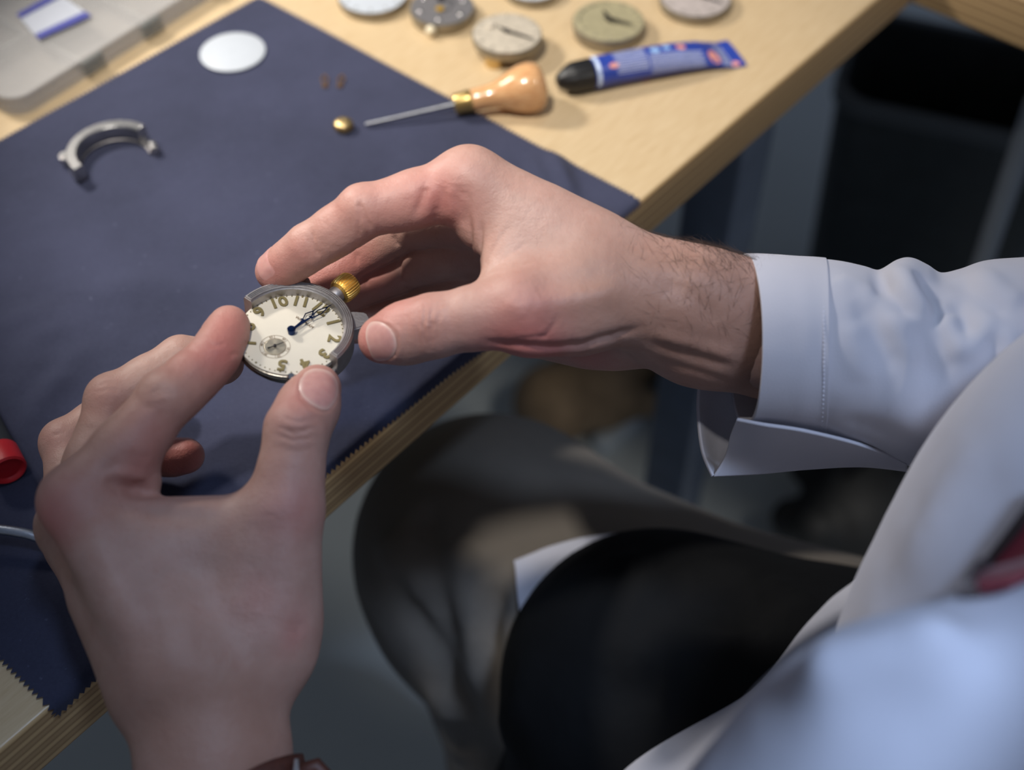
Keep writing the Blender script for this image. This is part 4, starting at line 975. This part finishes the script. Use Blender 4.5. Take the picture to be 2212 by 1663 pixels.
for L, w, dp in [([(1925, 575), (1955, 610), (1990, 655), (2010, 690)], 4.5, -2.6), ([(1900, 595), (1925, 640), (1960, 690)], 5, 2.2), ([(1985, 585), (2010, 630), (2040, 700)], 5, 2.4), ([(2022, 640), (2050, 715), (2078, 782)], 3.6, -2.2), ([(2150, 672), (2112, 722), (2080, 778)], 4, -1.8), ([(2060, 640), (2080, 690), (2095, 735)], 4, 2.0), ([(1876, 623), (1935, 705), (1993, 782)], 4.5, -1.5), ([(1850, 650), (1905, 745), (1950, 800)], 5, 1.4), ([(1960, 700), (2000, 770), (2030, 830)], 5, 1.4),
                 ([(2175, 700), (2180, 780), (2190, 850)], 4, -1.8), ([(2140, 720), (2150, 800), (2160, 860)], 5, 1.5), ([(1821, 690), (1850, 760), (1870, 830)], 5, -.9), ([(1795, 640), (1815, 740), (1830, 850)], 5, .7), ([(2120, 580), (2150, 620), (2212, 660)], 5, -1.6), ([(2060, 600), (2110, 640), (2180, 690)], 5, 1.6), ([(1800, 600), (1850, 612), (1890, 640)], 4, -.8), ([(1800, 900), (1900, 930), (2040, 990)], 6, .9), ([(1900, 850), (1980, 900), (2060, 940)], 8, -1.4)]:
    SS.line(L, w, dp)
Vs = SS.done(); Vs = relax(Vs, Q, 3)
# carry the sleeve round the elbow to the shoulder
last = Vs[-200:]; cen = last.mean(0); ring = [last]
for k, (c_, sc) in enumerate([(elR+np.array([0, 0, 0]), 1.02), (elR*.7+shR*.3, 1.1), (elR*.4+shR*.6, 1.2), (elR*.1+shR*.9, 1.3)]):
    f = min(1, .35+.2*k); rg = (last-cen)*sc; ring.append(c_+rg)
V_ = np.concatenate([Vs]+ring[1:]); m_ = 190
ii = np.arange((m_+4)*200).reshape(m_+4, 200); Q_ = np.stack([ii[:-1], np.roll(ii[:-1], -1, 1), np.roll(ii[1:], -1, 1), ii[1:]], -1).reshape(-1, 4)
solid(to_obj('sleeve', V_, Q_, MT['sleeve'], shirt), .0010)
crow = [(1612, 556, 918, 458, 30.5, 36), (1640, 556, 919, 458, 31, 33), (1680, 558, 922, 458, 31.5, 28), (1720, 561, 926, 458, 32, 20), (1760, 563, 931, 459, 33, 12), (1782, 565, 935, 459, 33.5, 8)]
V, Q = loft_px(crow, 160, 60); c0_ = V.mean(0); V = c0_+(V-c0_)*1.012
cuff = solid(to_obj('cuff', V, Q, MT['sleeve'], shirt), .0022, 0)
def strip_px(name, P4, mat, t, nu=40, nv=30, bend=0):
    """curved cloth piece through a grid of (px,py,depth) points"""
    G = np.array([[mm(*p) for p in row] for row in P4]); a, b = G.shape[:2]
    def up(A, n):
        t_ = np.linspace(0, len(A)-1, n); i = np.clip(np.floor(t_).astype(int), 0, len(A)-2); f = (t_-i)[:, None, None]
        p0 = A[np.maximum(i-1, 0)]; p1 = A[i]; p2 = A[i+1]; p3 = A[np.minimum(i+2, len(A)-1)]
        return .5*(2*p1+(p2-p0)*f+(2*p0-5*p1+4*p2-p3)*f*f+(3*p1-p0-3*p2+p3)*f**3)
    G = up(G, nv); G = np.swapaxes(up(np.swapaxes(G, 0, 1), nu), 0, 1)
    i = np.arange(nu*nv).reshape(nv, nu); Q = np.stack([i[:-1, :-1], i[:-1, 1:], i[1:, 1:], i[1:, :-1]], -1).reshape(-1, 4)
    return solid(to_obj(name, G.reshape(-1, 3), Q, mat, shirt), t, 0)
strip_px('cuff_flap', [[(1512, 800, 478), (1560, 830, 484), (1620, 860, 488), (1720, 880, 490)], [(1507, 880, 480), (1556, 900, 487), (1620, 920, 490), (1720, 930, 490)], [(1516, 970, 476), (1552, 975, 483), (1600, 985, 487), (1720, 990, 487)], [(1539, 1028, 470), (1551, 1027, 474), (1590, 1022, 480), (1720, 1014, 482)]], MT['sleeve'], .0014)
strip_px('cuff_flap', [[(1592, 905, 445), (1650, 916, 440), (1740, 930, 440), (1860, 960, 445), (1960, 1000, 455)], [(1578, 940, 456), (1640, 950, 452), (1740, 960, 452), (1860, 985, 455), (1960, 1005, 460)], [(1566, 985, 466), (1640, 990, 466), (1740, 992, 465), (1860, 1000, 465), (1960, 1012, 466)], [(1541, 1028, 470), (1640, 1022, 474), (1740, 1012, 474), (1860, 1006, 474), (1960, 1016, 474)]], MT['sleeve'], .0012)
# stitching line beside the cuff
bm = bmesh.new()
for k in range(40):
    y0 = 572+k*9.0; t_ = (y0-748)/188.0
    if abs(t_) > .97: continue
    xx = 1786+8*math.sqrt(1-t_*t_)*1.0-14+0; dd = 459-34.6*math.sqrt(1-t_*t_)-.6
    a = (mm(xx, y0, dd)-PO)/1000; b = (mm(xx, y0+5, dd)-PO)/1000; add_tube(bm, [tuple(a), tuple(b)], .00028, 6)
o = bm_obj('stitching', bm, MT['stitch'], cuff)
# trunk of the shirt
FT = Field(np.array([-20, -260, 480]), np.array([640, 330, 1130]), 5.0)
def cpx(F, a, b, ra, rb=None, k=20): F.cap(mm(*a), mm(*b), ra, rb, k)
cpx(FT, (2700, 1220, 372), (2667, 1305, 372), 87); cpx(FT, (2667, 1305, 372), (2565, 1394, 372), 87); cpx(FT, (2565, 1394, 372), (2440, 1663, 372), 87); cpx(FT, (2440, 1663, 372), (2330, 1950, 380), 87)
cpx(FT, (2700, 1220, 372), (3000, 900, 380), 87, 84)
GB = FT.like(); cpx(GB, (2146, 1684, 535), (1716, 2030, 535), 95, 95, 20); cpx(GB, (2146, 1684, 535), (2500, 1500, 530), 95, 100, 20); cpx(GB, (1716, 2030, 535), (1600, 2400, 550), 95, 98, 20); FT.join(GB, 8)
GN = FT.like(); cpx(GN, (2010, 1795, 290), (2560, 1690, 280), 46, 52, 14); cpx(GN, (2010, 1795, 290), (1850, 2010, 300), 46, 48, 14); cpx(GN, (2300, 1850, 296), (2600, 2100, 310), 52, 70, 30); cpx(GN, (1850, 2010, 300), (1800, 2400, 330), 48, 55, 20); cpx(GN, (1796, 1446, 268), (1850, 1560, 275), 3.5, 20, 12); cpx(GN, (1796, 1446, 268), (2000, 1400, 262), 3.5, 8, 14); FT.join(GN, 3)
FT.cap(shR, np.array([330., 250., 1000.]), 62, 62, 40)
VT, QT = FT.mesh(3)
ST = Sculpt(VT, QT)
for L, w, dp in [([(2205, 870), (2080, 1010), (1960, 1200), (1890, 1330)], 9, -1.5), ([(2212, 990), (2110, 1100), (2010, 1220), (1930, 1330)], 10, 3.0), ([(2212, 1080), (2150, 1150), (2060, 1260)], 9, -2.2), ([(1775, 1425), (1790, 1520), (1800, 1663)], 4, -2.2), ([(1740, 1480), (1750, 1560), (1745, 1663)], 6, 2.0), ([(1650, 1560), (1680, 1610), (1690, 1663)], 7, -1.5), ([(1830, 1400), (1700, 1500), (1560, 1600)], 8, 1.5)]:
    ST.line(L, w, dp, True)
VT = ST.done()
to_obj('shirt_front', VT, QT, MT['shirt'], shirt)
# left sleeve, just below the frame
aL = unit(elL-mm(470, 1720, 402)); uL = unit(np.cross(aL, [0, 0, 1])); vL = np.cross(aL, uL); sv = []
base = mm(478, 1905, 396)
for k, (p, r) in enumerate([(base, 33), (base+aL*55, 35), (base+aL*60, 37), (base*.5+elL*.5, 42), (elL, 50), (elL*.6+shL*.4, 58), (shL*.8+elL*.2, 62)]):
    th = np.linspace(0, 2*math.pi, 65)[:-1]; sv.append(p+np.outer(np.cos(th), uL)*r+np.outer(np.sin(th), vL)*r)
sv = np.array(sv); ii = np.arange(7*64).reshape(7, 64); Q = np.stack([ii[:-1], np.roll(ii[:-1], -1, 1), np.roll(ii[1:], -1, 1), ii[1:]], -1).reshape(-1, 4)
solid(to_obj('sleeve', sv.reshape(-1, 3), Q, MT['shirt'], shirt), .0012)

# ---- trousers, shirt tail, black apron
F2 = Field(np.array([-190, -330, 20]), np.array([620, 560, 760]), 6.0)
cpx(F2, (1085, 1225, 735), (1760, 1610, 660), 78, 92, 30); cpx(F2, (1085, 1225, 735), (1180, 1660, 840), 72, 58, 30); cpx(F2, (1180, 1660, 840), (1330, 2050, 1080), 58, 52, 30)
cpx(F2, (1040, 1160, 730), (1085, 1225, 735), 66, 70, 30)
F2.cap(mm(1400, 1490, 640), mm(2010, 1660, 600), 62, 84, 30); F2.cap(mm(1400, 1490, 640), mm(1290, 1950, 800), 60, 48, 30); F2.cap(mm(1290, 1950, 800), mm(1380, 2300, 1020), 48, 46, 30)
F2.cap(mm(1760, 1610, 660), mm(2010, 1700, 610), 90, 90, 40)
VP, QP = F2.mesh(3); SP2 = Sculpt(VP, QP)
for L, w, dp in [([(915, 1090), (930, 1200), (960, 1330), (1000, 1450)], 8, 7), ([(1080, 1230), (1060, 1330), (1065, 1420), (1070, 1540)], 7, 8), ([(850, 1230), (890, 1330), (960, 1440), (1010, 1560)], 9, 8), ([(990, 1120), (1000, 1250), (1020, 1380), (1040, 1500)], 12, -5), ([(880, 1100), (890, 1200), (920, 1300)], 10, -5), ([(830, 1150), (860, 1260)], 10, -5), ([(1120, 1230), (1110, 1340), (1120, 1440)], 10, -4), ([(930, 1450), (960, 1540), (1000, 1650)], 9, -5)]:
    SP2.line(L, w, dp)
VP = SP2.done()
to_obj('trousers', VP, QP, MT['beige'])
def patch_px(name, F, poly_rows, off, mat, parent, t=.0015, nu=50, nv=40, it=700):
    A = np.array(poly_rows, float)
    def up(A, n):
        t_ = np.linspace(0, len(A)-1, n); i = np.clip(np.floor(t_).astype(int), 0, len(A)-2); f = (t_-i)[:, None, None]; return A[i]*(1-f)+A[i+1]*f
    G = up(A, nv); G = np.swapaxes(up(np.swapaxes(G, 0, 1), nu), 0, 1)
    V, hit = march(F, G[..., 0], G[..., 1], 250, 1200, it); V = V+F.grad(V)*off
    i = np.arange(nu*nv).reshape(nv, nu); Q = np.stack([i[:-1, :-1], i[:-1, 1:], i[1:, 1:], i[1:, :-1]], -1).reshape(-1, 4)
    V = relax(V, Q, 4); return solid(to_obj(name, V, Q, mat, parent), t, 1)
patch_px('shirt_tail', F2, [[(1108, 1212), (1180, 1188), (1260, 1172), (1350, 1163), (1420, 1170)], [(1118, 1260), (1190, 1245), (1270, 1235), (1350, 1230), (1430, 1230)], [(1130, 1312), (1190, 1305), (1270, 1300), (1360, 1300), (1440, 1300)], [(1143, 1368), (1200, 1370), (1280, 1370), (1370, 1370), (1450, 1370)]], 5, MT['shirt'], shirt, .0015)
F3 = Field(np.array([-190, -330, 200]), np.array([620, 420, 800]), 6.0)
F3.cap(mm(1415, 1478, 632), mm(1640, 1600, 610), 70, 84, 30); F3.cap(mm(1640, 1600, 610), mm(2080, 1700, 590), 84, 92, 30); F3.cap(mm(1415, 1478, 632), mm(1345, 1800, 720), 72, 72, 30); F3.cap(mm(1345, 1800, 720), mm(1360, 2100, 860), 72, 64, 30)
F3.cap(mm(1760, 1570, 640), mm(2080, 1660, 610), 70, 84, 30)
F3.cap(mm(1500, 1700, 640), mm(1900, 1900, 620), 70, 80, 30)
VA, QA = F3.mesh(3); SA = Sculpt(VA, QA)
for L, w, dp in [([(1330, 1190), (1420, 1300), (1560, 1380)], 10, -4), ([(1400, 1250), (1500, 1330), (1700, 1330)], 12, 5), ([(1300, 1420), (1450, 1420), (1650, 1400)], 12, -5), ([(1200, 1440), (1400, 1500), (1600, 1480)], 12, 5), ([(1640, 1250), (1740, 1300), (1820, 1330)], 9, -4), ([(1560, 1260), (1620, 1340), (1660, 1440)], 10, 4), ([(1160, 1380), (1130, 1480), (1080, 1600)], 10, -3)]:
    SA.line(L, w, dp)
VA = SA.done(); to_obj('apron', VA, QA, MT['black'])
# ---- tie, lying in the valley of the shirt front
tie = patch_px('tie', FT, [[(2112, 1296), (2160, 1226), (2225, 1140), (2300, 1050)], [(2114, 1297), (2170, 1250), (2235, 1180), (2310, 1100)], [(2116, 1299), (2180, 1275), (2245, 1230), (2320, 1180)], [(2118, 1300), (2190, 1290), (2255, 1262), (2330, 1230)]], 4, MT['tie'], person, .0020, 40, 24)
patch_px('tie_edge', FT, [[(2095, 1312), (2150, 1235), (2212, 1150), (2300, 1030)], [(2100, 1310), (2158, 1235), (2221, 1150), (2306, 1034)], [(2110, 1305), (2166, 1236), (2230, 1152), (2312, 1040)], [(2116, 1303), (2172, 1236), (2237, 1156), (2318, 1048)]], 6.5, MT['tiedark'], tie, .0012, 40, 10)

# ---- wristwatch strap on the left wrist
c_ = mm(474, 1772, 400); ta_ = unit(mm(472, 1780, 400)-mm(464, 1600, 405)); e1 = unit(CAM_X-ta_*(CAM_X@ta_)); e2 = np.cross(ta_, e1)
th = np.linspace(0, 2*math.pi, 121)[:-1]; dirs = np.outer(np.cos(th), e1)+np.outer(np.sin(th), e2)
def wrist_r(cc):
    r = np.full(len(th), 3.0)
    for _ in range(200):
        f = FL.sample(cc+dirs*r[:, None]); r += np.where(f < 0, np.clip(-f*.6, .05, 2), 0)
    return r
rows_ = []
for s in np.linspace(-9, 9, 7):
    tl = -(dirs@e1)*9.0   # band rides higher on the thumb side
    cc = c_+ta_*s+np.outer(tl, ta_); r = np.maximum(wrist_r(cc), 12)+3.3-.2*(abs(s)/9)**4*4; rows_.append(cc+dirs*r[:, None])
rows_ = np.array(rows_); ii = np.arange(7*120).reshape(7, 120); Q = np.stack([ii[:-1], np.roll(ii[:-1], -1, 1), np.roll(ii[1:], -1, 1), ii[1:]], -1).reshape(-1, 4)
ww = thing('wristwatch', 'brown leather wristwatch strap with steel buckle on the left wrist', 'wristwatch', tuple(c_/1000))
band = link('strap', np_mesh('strap', rows_.reshape(-1, 3)/1000-c_/1000, Q), MT['strap'], ww); solid(band, .0022, 0)
bm = bmesh.new(); bp = [mm(640, 1642, 403), mm(639, 1668, 400), mm(638, 1700, 398), mm(638, 1740, 397)]; add_tube(bm, [tuple((p-c_)/1000) for p in bp], [.0010, .0014, .0014, .0010], 14); bm_obj('buckle', bm, MT['chrome'], ww)
bm = bmesh.new(); kp = [mm(644, 1690, 406), mm(660, 1662, 406), mm(684, 1655, 406), mm(700, 1672, 406), mm(704, 1720, 404)]; add_tube(bm, [tuple((p-c_)/1000) for p in kp], [.0026, .0028, .0028, .0026, .002], 12); bm_obj('strap_end', bm, MT['strap'], ww)
# ================================================================== under and behind the bench
q0 = T(1800, 212, .36); q1 = T(2360, 332, .36); bx = unit((q1-q0)*[1, 1, 0]); bang = math.atan2(bx[1], bx[0])
bin_ = thing('waste_bin', 'black open waste bin standing on the floor behind the bench corner', 'waste bin', (q0[0], q0[1], 0), (0, 0, bang))
BW = float(np.linalg.norm(q1-q0)); BDp = .17
bm = bmesh.new(); rr_ = []
for z, ins, t in ((.0, .020, 0), (.004, .018, 0), (.355, 0, 0), (.355, 0, .004), (.010, .018, .004)):
    k = ins+t; rr_.append([bm.verts.new((x, y, z)) for x, y in rrect(k, BW-k, k, BDp-k, .035-t*.5, 8)])
for a_, b_ in zip(rr_, rr_[1:]):
    for k in range(len(a_)): bm.faces.new((a_[k], a_[(k+1) % len(a_)], b_[(k+1) % len(a_)], b_[k]))
bm.faces.new(rr_[0][::-1]); bm.faces.new(rr_[-1]); bm_obj('bucket', bm, MT['binm'], bin_)
bm = bmesh.new(); rr_ = []
for z, k in ((.346, -.004), (.362, -.005), (.362, .005), (.356, .005), (.346, -.0005)): rr_.append([bm.verts.new((x, y, z)) for x, y in rrect(k, BW-k, k, BDp-k, .037, 8)])
for a_, b_ in zip(rr_, rr_[1:]+rr_[:1]):
    for k in range(len(a_)): bm.faces.new((a_[k], a_[(k+1) % len(a_)], b_[(k+1) % len(a_)], b_[k]))
bm_obj('rim', bm, MT['binrim'], bin_)
pl = thing('support_pole', 'slanted grey metal pole right of the black bin', 'pole', tuple(T(2010, 900, 0)))
p0 = T(2010, 900, 0); p1 = P(2240, 220, .86)
bm = bmesh.new(); add_tube(bm, [(0, 0, .004), tuple(p1-p0)], .0085, 20); bm_obj('tube', bm, MT['pole'], pl)
bm = bmesh.new(); add_lathe(bm, [(.012, 0), (.013, .006), (.010, .014)], 20); bm_obj('foot', bm, MT['black_plastic'], pl)
def lumps(name, label, cat, specs, mat, h=5.0, k=12):
    A = np.array([s[0] for s in specs])*1000; R = [s[1]*1000 for s in specs]
    F = Field(A.min(0)-max(R)-20, A.max(0)+max(R)+20, h)
    for (p, r) in specs: F.cap(np.array(p)*1000, np.array(p)*1000+[1, 0, 0], r*1000, None, k)
    V, Q = F.mesh(2); V[:, 2] = np.maximum(V[:, 2], 1.0)
    o = empty(name, (float(A[0][0]/1000), float(A[0][1]/1000), 0)); tag(o, label, cat)
    return o, V/1000-np.array(o.location), Q
c = T(1860, 1130, .05); rg = random.Random(3); sp = [((c[0], c[1], .06), .07)]
for k in range(14):
    a = k*.45; rr = .060+.016*(k % 2); sp.append(((c[0]+rr*math.cos(a), c[1]+rr*math.sin(a), .04+.02*(k % 3)), .016+.006*(k % 3)))
o, V, Q = lumps('floor_bag', 'crumpled black bag on the floor beyond the lap', 'bag', sp, MT['blackbag'], 4.0, 7); link('bag_body', np_mesh('bag_body', V, Q), MT['blackbag'], o)
bm = bmesh.new(); add_tube(bm, [(-.03, .01, .115), (-.02, .015, .15), (.0, .02, .165), (.02, .02, .15), (.03, .015, .115)], .005, 12); bm_obj('handle', bm, MT['black_plastic'], o)
c = T(1290, 830, .06); sp = [((c[0], c[1], .06), .055), ((c[0]+.05, c[1]+.02, .055), .052), ((c[0]-.05, c[1]-.02, .05), .048), ((c[0]+.085, c[1]+.04, .045), .042)]
o, V, Q = lumps('shoulder_bag', 'brown bag on the floor under the right hand', 'bag', sp, MT['brownbag'], 5.0, 14); link('bag_body', np_mesh('bag_body', V, Q), MT['brownbag'], o)
bm = bmesh.new(); add_tube(bm, [(.06, -.02, .095), (.085, -.035, .09), (.10, -.04, .06), (.09, -.045, .03)], .014, 12); bm_obj('black_flap', bm, MT['black_plastic'], o)
a = T(1292, 962, .012); b = T(1386, 882, .012); ln = b-a
br = thing('metal_bar', 'short pale metal bar on the floor beside the bench leg', 'metal bar', tuple(a*[1, 1, 0]), (0, 0, math.atan2(ln[1], ln[0])))
L_ = float(np.linalg.norm(ln)); bm = bmesh.new(); add_box(bm, 0, L_, -.011, .011, .0005, .018, bev=.004); bm_obj('bar', bm, MT['palebar'], br)
bm = bmesh.new(); add_box(bm, L_-.016, L_, -.013, .013, .0005, .020, bev=.003); bm_obj('end_stop', bm, MT['pole'], br)

# ================================================================== camera, light
cam = bpy.data.cameras.new('camera'); co = bpy.data.objects.new('camera', cam); COL.objects.link(co); scn.camera = co
cam.sensor_width = 36; cam.lens = 36*FPX/W; co.location = CAM_C; co.rotation_euler = (math.radians(90)-PITCH, 0, 0); cam.clip_start = .02
cam.dof.use_dof = True; cam.dof.focus_distance = .474; cam.dof.aperture_fstop = 5.0
def area(name, loc, target, power, size, color, shape='DISK', sy=None):
    l = bpy.data.lights.new(name, 'AREA'); l.energy = power; l.shape = shape; l.size = size; l.color = color
    if sy: l.shape = 'RECTANGLE'; l.size_y = sy
    o = bpy.data.objects.new(name, l); COL.objects.link(o); o.location = loc
    o.rotation_euler = (Vector(target)-Vector(loc)).to_track_quat('-Z', 'Y').to_euler(); return o
wp = WC
def spot(name, loc, target, power, half, blend, size, color):
    l = bpy.data.lights.new(name, 'SPOT'); l.energy = power; l.color = color; l.spot_size = math.radians(2*half); l.spot_blend = blend; l.shadow_soft_size = size
    o = bpy.data.objects.new(name, l); COL.objects.link(o); o.location = loc
    o.rotation_euler = (Vector(target)-Vector(loc)).to_track_quat('-Z', 'Y').to_euler(); return o
spot('bench_lamp', wp+np.array([-.42, .45, .42]), (.0, .50, .76), 17, 23.5, .55, .035, (1.0, .94, .86))
spot('bench_lamp', wp+np.array([-.52, .42, .46]), (.0, .50, .76), 6, 23.5, .55, .035, (1.0, .94, .86))
spot('ceiling_lamp', (-.20, .21, 1.62), (-.02, .54, .75), 30, 19, .75, .03, (1.0, .95, .88))
spot('shirt_fill_spot', (.52, -.12, 2.3), (.13, .10, .90), 175, 7.4, .8, .2, (.56, .72, 1.0))  # added cool spot, narrowed to brighten only the shirt front
spot('edge_fill_spot', (1.05, -.15, 2.3), (.26, .80, .55), 30, 15, .8, .12, (1.0, .93, .82))  # added warm fill for the bench edge, bin and floor at right
w = bpy.data.worlds.new('room_air'); scn.world = w; w.use_nodes = True; bg = w.node_tree.nodes['Background']
bg.inputs[0].default_value = (.68, .78, 1.0, 1); bg.inputs[1].default_value = .17
scn.view_settings.view_transform = 'Standard'; scn.view_settings.look = 'None'; scn.view_settings.exposure = 0.0
scn.cycles.max_bounces = 6; scn.cycles.use_denoising = True; scn.cycles.transparent_max_bounces = 12
